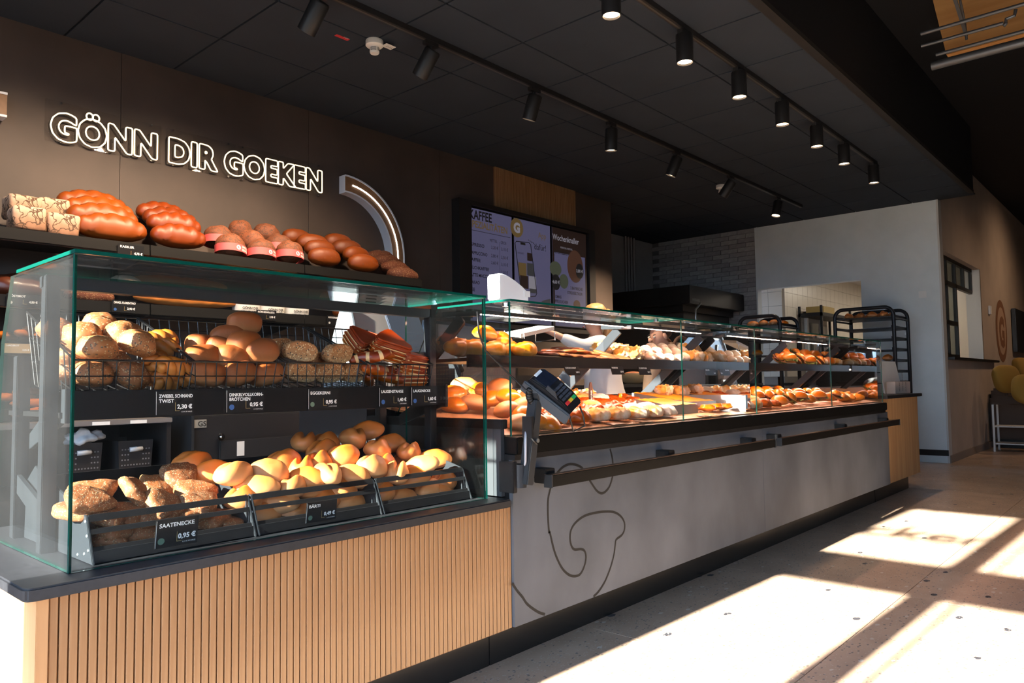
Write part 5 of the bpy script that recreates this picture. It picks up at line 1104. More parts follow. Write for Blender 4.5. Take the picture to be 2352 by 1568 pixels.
# clear dome and a skewered sign
dm = thing('cake_dome', 'clear plastic cover over filled rolls in the third bay', 'cover', (4.18, 2.16, deck_z(2.1)))
N = 14; P = [(.17*math.cos(math.pi*i/N), .13*math.sin(math.pi*i/N)**.6) for i in range(N+1)]
mb = MB(); v_ = []
for xx in (3.98, 4.38): v_ += [(xx, 2.19+p[0]*.75, deck_z(2.1)+p[1]) for p in P]
mb.add(v_, [(i, i+1, N+2+i, N+1+i) for i in range(N)]+[tuple(range(N+1)), tuple(range(N+1, 2*N+2))[::-1]])
mb.build('shell', glass_mat('clear_plastic', (.92, .93, .93)), dm, smooth='auto')
MB().box(4.13, 4.23, 2.15, 2.23, deck_z(2.1)+.13, deck_z(2.1)+.142).build('handle', WHITE, dm, bevel=.004)
for i, x in enumerate((4.05, 4.18, 4.31)): filled_roll((x, 2.19, deck_z(2.19)+.045), 10*i, 15, i, 'filled roll under the clear plastic cover', 'filled rolls under the cover')
sg = at(1358, 905, y=1.98)
sk = thing('skewer_sign', 'dark brown oval sign standing among the pastries', 'sign', (sg.x, 1.98, deck_z(1.98)))
MB().add([(sg.x+.013*math.cos(q), 1.98, sg.z+.055*math.sin(q)) for q in (2*math.pi*i/24 for i in range(24))]+[(sg.x+.013*math.cos(q), 1.986, sg.z+.055*math.sin(q)) for q in (2*math.pi*i/24 for i in range(24))], [tuple(range(24)), tuple(range(24, 48))[::-1]]+[(i, 24+i, 24+(i+1) % 24, (i+1) % 24) for i in range(24)]).build('oval_board', mat('sign_brown', (.035, .014, .008), .5), sk)
MB().text('BEI UNS', (sg.x+.005, 1.979, sg.z-.032), (0, 0, 1), (-1, 0, 0), .014, .0004).build('sign_print', INK, sk)
MB().cyl((sg.x, 1.983, sg.z-.05), (sg.x, 1.983, deck_z(1.98)), .003, 6).build('skewer', OAKP, sk)
# ---------------------------------------------------------------- card terminal on its arm in front of the counter
tm_ = thing('card_terminal', 'black card terminal on a grey swivel arm in front of the counter', 'card terminal', (1.82, 1.66, .64))
Y0 = 1.585
MB().box(1.795, 1.815, 1.60, 1.664, .60, .70).build('wall_plate', BLACK, tm_, bevel=.002)
MB().cyl((1.832, Y0+.02, .615), (1.832, Y0+.02, .69), .022, 20).build('pivot', POST, tm_, smooth='auto')
pb_, pt_ = Vector((1.838, Y0, .625)), Vector((1.885, Y0-.005, .895))
ARM = mat('arm_grey', (.022, .024, .027), .5, spec=.3)
ar = MB().bar(pb_, pt_, .040, .034, up=(1, 0, 0)).build('arm', ARM, tm_, bevel=.003)
MB().cyl(pb_.lerp(pt_, .52)+Vector((.005, -.024, 0)), pb_.lerp(pt_, .52)+Vector((.005, -.028, 0)), .007, 14).build('screw', STEEL, ar)
MB().tube([(1.85, Y0+.02, .66), (1.826, Y0-.01, .70), (1.828, Y0-.01, .77), (1.842, Y0, .80)], .004, 8).build('cable', mat('cable_grey', (.35, .36, .4), .4), ar, smooth=True)
MB().box(1.836, 1.846, Y0-.03, Y0+.01, .775, .845).tube([(1.842, Y0-.02, .78), (1.848, Y0-.03, .765), (1.862, Y0-.03, .755)], .004, 6).build('side_clip', BLACK, tm_)
g = MB()
for i in range(9):
    a = R_(100+i*17); c = Vector((1.888, Y0, .915))
    g.lathe([(.010, -.006), (.012, 0), (.010, .006)], c+Vector((math.cos(a)*.028, 0, math.sin(a)*.028)), (math.sin(a), 0, -math.cos(a)), 10)
g.build('spring_sleeve', BLACK, tm_, smooth=True)
MB().lathe([(.022, 0), (.022, .05), (.018, .052)], (1.892, Y0+.024, .915), (0, -1, 0), 20).build('tilt_joint', ARM, tm_, smooth='auto')
MB().lathe([(.011, 0), (.011, .003), (.008, .004)], (1.892, Y0-.028, .915), (0, -1, 0), 18).build('joint_cap', CHROME, tm_, smooth='auto')
nn = Vector((-.30, -.70, .62)).normalized(); ww = Vector((0, 0, 1)).cross(nn).normalized(); ll = nn.cross(ww)
a = R_(38); l2 = ll*math.cos(a)-ww*math.sin(a); w2 = ww*math.cos(a)+ll*math.sin(a)
C_ = at(1270, 905, y=1.545)
def Q(x, y, z): return C_+w2*x*1.12+l2*y*1.05+nn*z*1.1
dv = MB()
prof = [(-.082, 0), (-.085, .016), (-.05, .028), (.02, .034), (.078, .030), (.084, .012), (.078, 0)]
vs_ = [Q(-.036, y, z) for y, z in prof]+[Q(.036, y, z) for y, z in prof]; n = len(prof)
dv.add(vs_, [tuple(range(n)), tuple(range(n, 2*n))[::-1]]+[(i, n+i, n+(i+1) % n, (i+1) % n) for i in range(n)])
dev = dv.build('terminal_body', mat('terminal_black', (.012, .012, .014), .3), tm_, bevel=.004)
def pad(x, y, hx, hy, z, m_, nm, h=.0018): return MB().obox(Q(x, y, z), w2*hx*1.12, l2*hy*1.05, nn*h).build(nm, m_, dev)
pad(0, .042, .028, .026, .0335, mat('terminal_screen', (.012, .016, .028), .12), 'screen')
pad(0, .074, .016, .005, .0318, WHITE, 'printed_label')
KEY = mat('key_dark', (.05, .055, .07), .4)
for r in range(4):
    for c in range(3): pad(-.018+c*.018, -.004-r*.0125, .0072, .0042, .0335-.0016*r, KEY, 'key')
for c, m_ in enumerate((mat('key_red', (.55, .03, .03), .4), mat('key_yellow', (.65, .42, .03), .4), mat('key_green', (.03, .36, .10), .4))): pad(-.018+c*.018, -.058, .008, .0055, .0265, m_, 'key')
for s_ in (-1, 1): MB().add([Q(s_*.038, -.03, .03), Q(s_*.038, .02, .036), Q(s_*.046, .018, .06), Q(s_*.046, -.01, .058), Q(s_*.036, -.03, .03), Q(s_*.036, .02, .036), Q(s_*.043, .018, .06), Q(s_*.043, -.01, .058)], [(0, 1, 2, 3), (7, 6, 5, 4), (0, 4, 5, 1), (1, 5, 6, 2), (2, 6, 7, 3), (3, 7, 4, 0)]).build('privacy_shield', mat('shield_grey', (.04, .045, .055), .35), dev)
MB().obox(Q(-.043, .0, -.004), w2*.006, l2*.095, nn*.024).build('cradle_side', mat('cradle_grey', (.05, .06, .075), .45), tm_, bevel=.004)
MB().obox(Q(0, -.01, -.014), w2*.036, l2*.05, nn*.012).build('cradle_back', BLACK, tm_, bevel=.003)
MB().tube([Q(-.03, -.085, .0), Q(-.028, -.10, -.02), Q(-.022, -.12, -.05), Q(.026, -.135, -.05), Q(.03, -.11, -.02), Q(.028, -.088, 0)], .003, 8).build('wire_loop', BLACK, tm_, smooth=True)
MB().tube([at(1096, 715, y=1.62), at(1100, 765, y=1.62), at(1115, 805, y=1.62), at(1160, 850, y=1.60), at(1205, 893, y=1.57), at(1216, 900, y=1.55)], .003, 8).build('power_cable', BLACK, tm_, smooth=True)

# ---------------------------------------------------------------- behind the counter
DKM = mat('dark_furniture', (.014, .014, .016), .45)
cd = thing('cash_desk', 'dark cash desk standing behind the glass cases', 'desk', (2.3, 2.7, 0))
MB().box(1.9, 3.0, 2.50, 3.0, 0, .90).build('body', DKM, cd); MB().box(1.88, 3.02, 2.48, 3.02, .90, .925).build('worktop', TOPM, cd, bevel=.003)
# scale with printer: pale console
GREYW = mat('console_pale', (.20, .17, .155), .45)
sc_ = thing('shop_scale', 'pale grey cash scale console with dark screen behind the bread baskets', 'scale', (2.15, 2.75, .925))
a_, b_ = at(812, 795, y=2.7), at(905, 800, y=2.7)
MB().prism([(2.62, .926), (2.92, .926), (2.92, 1.02), (2.80, 1.295), (2.74, 1.295)], 'x', a_.x+.015, a_.x+.235).build('housing', GREYW, sc_, bevel=.008)
MB().prism([(2.615, .926), (2.93, .926), (2.93, 1.03), (2.80, 1.305), (2.73, 1.305)], 'x', a_.x, a_.x+.015).build('side_cheek', mat('cheek_pale', (.22, .26, .29), .35), sc_, bevel=.003)
g = MB()
for i in range(9):
    z = 1.05+i*.014; y = 2.62+(z-.926)*(.12/.369); g.box(a_.x+.06, a_.x+.115, y-.004, y+.004, z, z+.006)
g.build('vent', BLACK, sc_)
MB().prism([(2.60, 1.10), (2.615, 1.105), (2.70, 1.27), (2.685, 1.275)], 'x', a_.x+.17, a_.x+.37).build('screen', mat('pos_screen', (.03, .036, .05), .15), sc_, bevel=.003)
MB().box(a_.x+.25, a_.x+.29, 2.66, 2.72, .926, 1.15).build('screen_stand', DKM, sc_)
MB().box(a_.x+.12, a_.x+.36, 2.56, 2.61, .96, 1.06).build('printer', GREYW, sc_, bevel=.006)
# customer display
dp = thing('customer_display', 'white wedge-shaped customer display rising above the glass case', 'display', (2.25, 2.1, 1.238))
c = at(1146, 674, y=2.1); k = 2.1/2.3
MB().prism([(c.x+x*k, c.z+z*k-.012) for x, z in ((0, -.01), (0, .095), (.006, .108), (.03, .110), (.07, .102), (.12, .085), (.17, .062), (.20, .044), (.212, .032), (.214, -.03), (.05, -.03))], 'y', 2.10, 2.17).build('housing', mat('display_white', (.82, .83, .86), .3), dp, bevel=.006)
MB().box(c.x+.16, c.x+.20, 2.098, 2.1, c.z+.0, c.z+.026).build('printed_label', WHITE, dp)
MB().cyl((c.x+.1, 2.135, c.z-.03), (c.x+.1, 2.135, 1.238), .012, 12).build('stand', BLACK, dp)
MB().box(c.x+.02, c.x+.2, 2.06, 2.2, 1.226, 1.238).build('foot', BLACK, dp, bevel=.003)
# bread slicer with clear hood
bsl = thing('bread_slicer', 'silver bread slicer with clear hood behind the seam of the two cases', 'slicer', (2.75, 2.75, .925))
MB().box(2.55, 2.95, 2.60, 2.98, .926, 1.08).build('base', ANTH, bsl, bevel=.006)
MB().prism([(2.60, 1.08), (2.62, 1.27), (2.92, 1.32), (2.97, 1.08)], 'x', 2.56, 2.94).build('hood', glass_mat('hood_plastic', (.85, .90, .95)), bsl)
MB().prism([(2.80, 1.08), (2.80, 1.26), (2.92, 1.29), (2.96, 1.08)], 'x', 2.58, 2.90).build('blade_block', mat('hood_reflection_blue', (.40, .50, .62), .3, .5), bsl)  # the hood's blue reflection is put into this block's colour
MB().tube([(2.55, 2.6, 1.02), (2.48, 2.56, 1.06), (2.46, 2.55, 1.22)], .012, 8).build('lever', POST, bsl, smooth=True)
# shelf roll of paper sheets in the pastry case
pr = thing('paper_rack', 'stack of white paper sheets in a rack inside the case', 'paper', (2.6, 2.28, 1.15))
a_, b_ = at(1185, 770, y=2.26), at(1262, 752, y=2.26)
MB().add([(a_.x, 2.23, a_.z-.012), (b_.x, 2.23, b_.z-.014), (b_.x, 2.33, b_.z-.004), (a_.x, 2.33, a_.z-.0), (a_.x, 2.23, a_.z+.006), (b_.x, 2.23, b_.z+.004), (b_.x, 2.33, b_.z+.014), (a_.x, 2.33, a_.z+.018)], [(3, 2, 1, 0), (4, 5, 6, 7), (0, 1, 5, 4), (1, 2, 6, 5), (2, 3, 7, 6), (3, 0, 4, 7)]).build('sheets', PAP, pr)
for x in (a_.x+.01, b_.x-.01): MB().tube([(x, 2.22, 1.2), (x, 2.22, a_.z-.014), (x, 2.34, a_.z-.018), (x, 2.34, 1.2)], .003, 6).build('wire_bracket', CHROME, pr)
# furniture along the back wall
bu = thing('basket_shelving', 'dark shelving unit with pale top edge behind the left case', 'shelving', (1.3, 4.2, 0))
MB().box(.7, 1.73, 3.92, 4.6, .775, .80).build('top', mat('edge_grey', (.16, .15, .15), .4), bu, bevel=.003)
MB().box(.7, 1.73, 3.95, 4.6, .44, .455).build('shelf', DKM, bu); MB().box(.7, 1.73, 4.55, 4.6, 0, .775).build('back', DKM, bu)
for x in (.7, 1.705): MB().box(x, x+.022, 3.93, 4.6, 0, .775).build('side', DKM, bu)
for u, i in ((232, 0), (318, 1)):
    p = at(u, 963, y=3.918); tag(MB().box(p.x-.04, p.x+.04, 3.914, 3.918, .778, .794).build('shelf_label', WHITE, origin=(p.x, 3.916, .778)), 'tiny white label on the dark shelving edge, %s one' % ('left', 'right')[i], 'label')
PBK = mat('basket_black', (.018, .018, .02), .45)
for i, (u0, u1) in enumerate(((150, 236), (272, 352))):
    x0, x1 = at(u0, 1000, y=3.97).x, at(u1, 1000, y=3.97).x
    t = thing('perforated_basket', 'black perforated plastic basket on the dark shelving, %s one' % ('left', 'right')[i], 'basket', ((x0+x1)/2, 4.1, .456), 'perforated baskets')
    MB().add([(x0+.012, 3.98, .457), (x1-.012, 3.98, .457), (x1-.012, 4.3, .457), (x0+.012, 4.3, .457), (x0, 3.97, .69), (x1, 3.97, .69), (x1, 4.31, .69), (x0, 4.31, .69)], [(3, 2, 1, 0), (0, 1, 5, 4), (1, 2, 6, 5), (2, 3, 7, 6), (3, 0, 4, 7)]).build('body', PBK, t)
    g = MB()
    for a in range(10):
        for b in range(7):
            if 4 <= b and 2 < a < 7: continue
            z = .49+b*.026; g.disc((x0+.02+(x1-x0-.04)*a/9, 3.98-.01*(z-.457)/.233-.002, z), (0, -1, 0), .0042, 6)
    tag(g.build('perforation', mat('hole_pale', (.16, .16, .17), .6), t), kind='stuff')
    cx_ = (x0+x1)/2; MB().tube([(cx_-.03, 3.968, .645), (cx_+.03, 3.968, .648)], .012, 10).build('hand_hole', mat('bag_film', (.45, .47, .5), .3), t, smooth=True)
    if i == 0: 
        o = bpy.data.objects.new('plastic_bag', blob('plastic_bag', mat('bag_film', (.45, .47, .5), .3), .075, .06, .04, amp=.03, fr=30, seed=3)); COL.objects.link(o); o.location = (cx_+.01, 4.02, .712); tag(o, 'crumpled clear plastic bag poking out of the left perforated basket', 'bag')
sf = thing('coin_safe', 'black cash safe cabinet with key and small red and white logo', 'safe', (2.3, 4.2, .0))
MB().box(1.845, 2.78, 3.95, 4.62, .05, .80).build('body', mat('safe_black', (.016, .017, .020), .4), sf, bevel=.006)
MB().box(1.835, 1.85, 3.93, 4.62, .05, .81).build('side_panel', ANTH, sf)
MB().box(2.0, 2.45, 3.938, 3.952, .12, .66).build('door', mat('safe_door', (.022, .024, .028), .4), sf, bevel=.004)
p = at(508, 1003, y=3.93); MB().lathe([(.02, 0), (.02, .012), (.008, .014), (.008, .03)], (p.x, 3.94, p.z), (0, -1, 0), 16).build('key_lock', CHROME, sf, smooth='auto')
p = at(554, 1030, y=3.93); MB().box(p.x-.022, p.x+.022, 3.935, 3.937, p.z-.04, p.z+.04).build('sticker', WHITE, sf)
p = at(714, 967, y=3.945); MB().text('JTC', (p.x, 3.947, p.z-.025), (1, 0, 0), (0, 0, 1), .05, .002, 'c').build('logo_print', INK, sf); MB().box(p.x-.035, p.x+.035, 3.945, 3.947, p.z+.012, p.z+.025).build('logo_bar', mat('red_sticker', (.55, .02, .03), .5), sf)
p = at(456, 973, y=3.945); MB().box(p.x-.045, p.x+.045, 3.946, 3.948, p.z-.022, p.z+.022).build('test_sticker', mat('sticker_silver', (.3, .3, .28), .4), sf); MB().text('GS', (p.x+.02, 3.9445, p.z-.014), (1, 0, 0), (0, 0, 1), .04, .001, 'c').build('test_print', mat('print_black', (.02, .02, .02), .6), sf)
stc = thing('steel_cabinet', 'pale steel cabinet beside the black cash safe', 'cabinet', (3.1, 4.2, 0))
MB().box(2.82, 3.75, 3.95, 4.6, .05, .74).build('body', mat('steel_blue', (.34, .40, .46), .4, .3), stc, bevel=.004); MB().box(2.80, 3.77, 3.92, 4.62, .74, .775).build('top', STEEL, stc, bevel=.004)
pbg = thing('paper_bag_stack', 'stack of brown paper bags between safe and steel cabinet', 'paper bags', (2.72, 3.9, .55))
p = at(762, 992, y=3.9)
for i in range(9): MB().obox((p.x, 3.9, p.z-.05+i*.011), (.075, .0, .012), (0, .03, 0), (0, 0, .0045)).build('bag', mat('kraft', (.30, .19, .10), .7), pbg)
MB().box(p.x-.1, p.x+.1, 3.86, 3.948, p.z-.075, p.z-.06).build('holder', DKM, pbg)
# coffee counter on the right half of the back wall
cc = thing('coffee_counter', 'dark back counter below the menu screens', 'counter', (5.3, 4.3, 0))
MB().box(3.85, 6.9, 4.0, 4.62, 0, .90).build('body', DKM, cc); MB().box(3.83, 6.92, 3.97, 4.64, .90, .93).build('worktop', TOPM, cc, bevel=.003)
cm = thing('coffee_machine', 'dark coffee machine with steel urn on the back counter', 'coffee machine', (4.55, 4.25, .93))
MB().box(4.3, 4.85, 4.05, 4.5, .93, 1.02).build('drip_base', DKM, cm, bevel=.005); MB().box(4.3, 4.85, 4.25, 4.5, 1.02, 1.35).build('back', DKM, cm, bevel=.005); MB().box(4.3, 4.85, 4.05, 4.5, 1.24, 1.37).build('head', mat('machine_dark', (.02, .02, .022), .3), cm, bevel=.008)
MB().lathe([(.05, 0), (.06, .01), (.062, .12), (.05, .13), (.03, .135)], (4.58, 4.15, 1.025), (0, 0, 1), 24).build('jug', STEEL, cm, smooth='auto')
for i, u in enumerate((1455, 1500)):
    p = at(u, 880, y=4.15); p.z = .982
    t = thing('mixing_bowl', ('cream mixing bowl with brown dough on the back counter', 'brown mixing bowl right of the cream one')[i], 'bowl', (p.x, 4.15, p.z-.05), 'mixing bowls')
    MB().lathe([(.06, 0), (.10, .02), (.145, .07), (.15, .11), (.142, .11), (.135, .07), (.06, .03)], (p.x, 4.15, p.z-.05), (0, 0, 1), 28).build('bowl', mat(('bowl_cream', 'bowl_brown')[i], ((.42, .34, .20), (.16, .07, .04))[i], .4), t, smooth='auto')
    o = bpy.data.objects.new('dough', blob('dough', M_RYE, .115, .115, .045, seed=i)); COL.objects.link(o); o.parent = t; o.location = (0, 0, .085)
# oven with hood in the niche
ov = thing('deck_oven', 'black deck oven with a wide hood in the niche', 'oven', (8.7, 4.9, 0))
OVB = mat('oven_black', (.008, .008, .008), .35)
MB().box(7.94, 9.44, 4.25, 5.6, 1.875, 2.095).build('hood', OVB, ov, bevel=.006)
MB().box(8.15, 9.40, 4.45, 5.6, .1, 1.80).build('body', mat('oven_body', (.02, .019, .018), .4), ov, bevel=.004); MB().box(8.05, 9.42, 4.40, 5.6, 1.80, 1.874).build('collar', OVB, ov)
for i in range(4):
    d = MB().box(8.22, 9.34, 4.435, 4.452, .25+i*.38, .56+i*.38).build('door', mat('oven_glass', (.03, .025, .02), .1), ov, bevel=.004); MB().tube([(8.3, 4.43, .52+i*.38), (8.3, 4.39, .52+i*.38), (9.26, 4.39, .52+i*.38), (9.26, 4.43, .52+i*.38)], .010, 8).build('handle', STEEL, d)
p = at(1590, 688, y=4.249); MB().text('WIESHEU', (p.x, 4.2485, p.z-.012), (1, 0, 0), (0, 0, 1), .045, .001).build('name_print', mat('print_dim', (.25, .25, .25), .6), ov)
MB().tube([(7.99, 4.2, 1.55), (7.99, 4.2, 1.80), (8.12, 4.2, 1.88)], .012, 8).build('steam_lever', STEEL, ov, smooth=True)
# bread trolleys
RK = mat('rack_blue_black', (.020, .024, .032), .4, .4)
def trolley(x0, x1, y0, y1, zt, n, dz, label, loads, base=.12):
    t = thing('bread_trolley', label, 'trolley', ((x0+x1)/2, (y0+y1)/2, 0), 'bread trolleys')
    r = .09
    for x in (x0, x1):
        P = [(x, y0, base)]+[(x, y0+r-r*math.cos(q), zt-r+r*math.sin(q)) for q in (R_(i*15) for i in range(7))]+[(x, y1-r+r*math.sin(q), zt-r+r*math.cos(q)) for q in (R_(i*15) for i in range(7))]+[(x, y1, base)]
        MB().tube(P, .020, 10).build('end_frame', RK, t, smooth=True)
    for i in range(n):
        z = zt-.10-i*dz
        s_ = MB().box(x0-.01, x1+.01, y0+.02, y1-.02, z-.008, z).build('tray', RK, t)
        for y in (y0+.02, y1-.026): MB().box(x0-.01, x1+.01, y, y+.006, z, z+.022).build('tray_rim', RK, s_)
        if i == 0 or i == n-1:
            for y in (y0, y1): MB().tube([(x0, y, z-.02), (x1, y, z-.02)], .012, 8).build('rail', RK, t)
    for x in (x0, x1):
        for y in (y0, y1):
            w_ = MB().lathe([(.05, -.012), (.055, 0), (.05, .012)], (x, y, .056), (0, 1, 0), 18).build('wheel', BLACK, t, smooth='auto'); MB().box(x-.02, x+.02, y-.02, y+.02, .06, base+.01).build('caster', STEEL, w_)
    for lv, xs, yy, nm in loads:
        for x in xs:
            for y in yy: put(nm, rb.randrange(2), (x, y, zt-.10-lv*dz+.026), rb.uniform(0, 180), 0, 0, 1.1, 'small loaf on the %s trolley, %s tray from its top' % ('tall dark' if zt > 1.6 else 'low', ORD[lv]), 'bread', 'loaves on the trolleys')
trolley(8.55, 9.1, 2.20, 2.80, 1.715, 11, .118, 'tall blue-black bread trolley against the pale end wall', [(0, (8.65, 8.95), (2.32, 2.44, 2.56, 2.68), 'bread_roll'), (4, (8.65,), (2.3, 2.42), 'bread_roll'), (9, (8.65,), (2.28,), 'bun')])
trolley(7.75, 8.25, 3.10, 3.55, 1.64, 8, .16, 'lower dark bread trolley in front of the kitchen opening', [(0, (7.85, 8.1), (3.2, 3.32, 3.44), 'bun'), (2, (7.85,), (3.2, 3.4), 'bun'), (3, (7.85,), (3.3,), 'bun')])
# kitchen: shelf, jugs, door, lamps
ks = thing('kitchen_shelf', 'black shelf with boxes on the tiled kitchen wall', 'shelf', (11.9, 3.9, 1.2))
a_, b_ = at(1888, 716, y=3.72), at(1955, 716, y=3.72)
MB().box(a_.x, b_.x, 3.72, 4.06, a_.z-.05, a_.z).build('board', BLACK, ks); MB().box(a_.x, b_.x, 3.72, 4.06, a_.z-.62, a_.z-.59).build('board', BLACK, ks)
for x in (a_.x, b_.x-.03):
    for y in (3.72, 4.03): MB().box(x, x+.03, y, y+.03, a_.z-.62, a_.z+.1).build('post', BLACK, ks)
bx_ = tag(MB().box(a_.x+.15, a_.x+.62, 3.75, 4.0, a_.z+.001, a_.z+.10).build('carton', mat('carton_yellow', (.36, .25, .08), .6), bevel=.004, origin=(a_.x+.4, 3.9, a_.z)), 'flat yellow carton on the black kitchen shelf', 'box')
for i in range(4):
    x = a_.x+.10+i*.17; z = a_.z-.588
    t = thing('vacuum_jug', 'steel vacuum jug on the kitchen shelf, %s from the left' % ORD[i], 'jug', (x, 3.82, z), 'steel vacuum jugs')
    MB().lathe([(.055, 0), (.062, .01), (.062, .20), (.045, .235), (.035, .24)], (x, 3.82, z), (0, 0, 1), 20).build('body', CHROME, t, smooth='auto'); MB().lathe([(.038, .24), (.042, .25), (.036, .28), (.01, .285)], (x, 3.82, z), (0, 0, 1), 16).build('lid', BLACK, t, smooth='auto')
    MB().tube([(x+.06, 3.82, z+.20), (x+.10, 3.82, z+.19), (x+.10, 3.82, z+.09), (x+.06, 3.82, z+.07)], .009, 8).build('handle', BLACK, t, smooth=True)
a_, b_ = at(1852, 725, y=4.06), at(1880, 725, y=4.06)
kd = struct('door_1', MB().box(a_.x, b_.x, 4.045, 4.075, 0, a_.z), mat('door_grey', (.32, .33, .34), .5), bevel=.004)
MB().box(a_.x-.06, a_.x, 4.03, 4.075, 0, a_.z+.06).box(b_.x, b_.x+.06, 4.03, 4.075, 0, a_.z+.06).box(a_.x-.06, b_.x+.06, 4.03, 4.075, a_.z, a_.z+.06).build('door_frame', WHITE, kd)
MB().box(a_.x+.08, b_.x-.08, 4.04, 4.044, 1.0, a_.z-.1).build('door_window', mat('door_glass', (.05, .055, .06), .1), kd)
KL = mat('kitchen_lamp', (1, 1, 1), .5, emit=((1.0, .90, .76), 22))
for i, (x, y) in enumerate(((10.6, 3.0), (12.2, 3.0), (13.6, 3.0))):
    t = thing('kitchen_lamp', 'white ceiling lamp panel in the kitchen, %s from the opening' % ORD[i], 'ceiling lamp', (x, y, 2.6), 'kitchen ceiling lamps'); MB().box(x-.5, x+.5, y-.08, y+.08, 2.575, 2.6).build('frame', WHITE, t); MB().box(x-.48, x+.48, y-.065, y+.065, 2.572, 2.575).build('diffuser', KL, t)
# things at the far end
p = at(2119, 676, x=XE-.006); tag(MB().box(XE-.012, XE-.001, p.y-.04, p.y+.04, p.z-.04, p.z+.04).build('light_switch', WHITE, bevel=.003, origin=(XE, p.y, p.z)), 'white square switch plate on the pale end wall', 'switch')
p = at(2272, 712, y=1.925); tag(MB().box(p.x-.05, p.x+.05, 1.90, 1.929, p.z-.06, p.z+.06).build('wall_thermostat', WHITE, bevel=.004, origin=(p.x, 1.92, p.z)), 'white box on the brown wall right of the gridded window', 'thermostat')
cs = thing('card_stand', 'white folded display card with a pale box on the oak end cabinet', 'card stand', (6.75, 1.95, .823))
a_ = at(2036, 897, y=1.85); b_ = at(2070, 830, y=1.85)
MB().add([(a_.x, 1.86, .823), (b_.x+.05, 1.86, .823), (b_.x, 1.90, b_.z), (a_.x, 1.90, b_.z), (a_.x, 1.866, .823), (b_.x+.05, 1.866, .823), (b_.x, 1.906, b_.z), (a_.x, 1.906, b_.z)], [(0, 1, 2, 3), (7, 6, 5, 4), (0, 4, 5, 1), (1, 5, 6, 2), (2, 6, 7, 3), (3, 7, 4, 0)]).build('back_card', WHITE, cs)
MB().box(a_.x+.0, b_.x-.02, 1.78, 1.85, .823, .925).build('box', mat('box_pink', (.72, .58, .50), .6), cs, bevel=.002)
for i, tx_ in enumerate(('SELBST', 'ABHOLUNG', 'DANKE')): MB().text(tx_, (a_.x+.14+i*.10, 1.779, .84), (0, 0, 1), (-1, 0, 0), .03, .0005).build('box_print', mat('print_brown', (.12, .06, .03), .6), cs)
# logo painted on the wall, bench with cushions, white side table
p = at(2301, 760, y=1.925); lg = thing('wall_logo', 'brown round logo with a letter G on the warm-lit wall', 'logo', (p.x, 1.925, p.z))
for r, m_, dy in ((.47, mat('logo_brown', (.20, .09, .045), .7), 0), (.36, mat('logo_tan', (.42, .28, .20), .7), .002)): MB().disc((p.x, 1.927-dy, p.z), (0, -1, 0), r, 40).build('disc', m_, lg)
MB().text('G', (p.x, 1.923, p.z-.22), (1, 0, 0), (0, 0, 1), .60, .03, 'c').build('letter', MATS['logo_brown'], lg)
MB().text('Goeken backen', (p.x, 1.926, p.z-.66), (1, 0, 0), (0, 0, 1), .16, .003, 'c').build('slogan', mat('slogan_black', (.03, .02, .02), .7), lg)
bn = thing('upholstered_bench', 'dark brown upholstered bench along the right-hand wall', 'bench', (13.4, 1.5, 0))
BNC = mat('bench_brown', (.065, .045, .036), .8, bump=(80, .2))
MB().box(11.95, 15.0, 1.15, 1.88, .12, .45).build('seat', BNC, bn, bevel=.03); MB().box(11.95, 15.0, 1.70, 1.90, .45, .80).build('backrest', BNC, bn, bevel=.03); MB().box(12.0, 14.95, 1.25, 1.85, 0, .12).build('base', BLACK, bn)
MB().box(11.85, 12.0, 1.10, 1.90, .12, .70).build('armrest', BNC, bn, bevel=.03)
YEL = mat('cushion_yellow', (.26, .145, .02), .85, bump=(120, .1))
for i, (u, v, y, rr_) in enumerate(((2313, 870, 1.62, 0), (2349, 850, 1.62, 15), (2362, 896, 1.35, -15))):
    o = bpy.data.objects.new('cushion', blob('cushion', YEL, .21, .08, .18, n=3, nz=3, flat=1, amp=.004, fr=6, seed=i)); COL.objects.link(o); o.location = at(u, v, y=y); o.rotation_euler = (R_(-12), R_(8*i), R_(-30+rr_)); tag(o, 'mustard yellow cushion on the dark bench, %s from the left' % ORD[i], 'cushion', 'yellow cushions')
st2 = thing('side_table', 'white metal frame side table at the bench’s end', 'table', (11.5, 1.55, 0))
WM = mat('white_metal', (.62, .62, .60), .4)
for y in (1.30, 1.78):
    for x in (11.3, 11.62): MB().box(x-.011, x+.011, y-.011, y+.011, 0, .60).build('leg', WM, st2)
for z in (.10, .32): MB().box(11.3, 11.62, 1.29, 1.79, z-.008, z+.008).build('shelf_frame', WM, st2)
MB().box(11.28, 11.64, 1.28, 1.80, .60, .606).build('glass_top', GLASS, st2)
tv = tag(MB().box(14.2, 15.3, 1.86, 1.92, 1.35, 2.05).build('wall_screen', DKM, bevel=.006, origin=(14.7, 1.9, 1.4)), 'black wall screen cut by the photo’s right edge', 'screen')
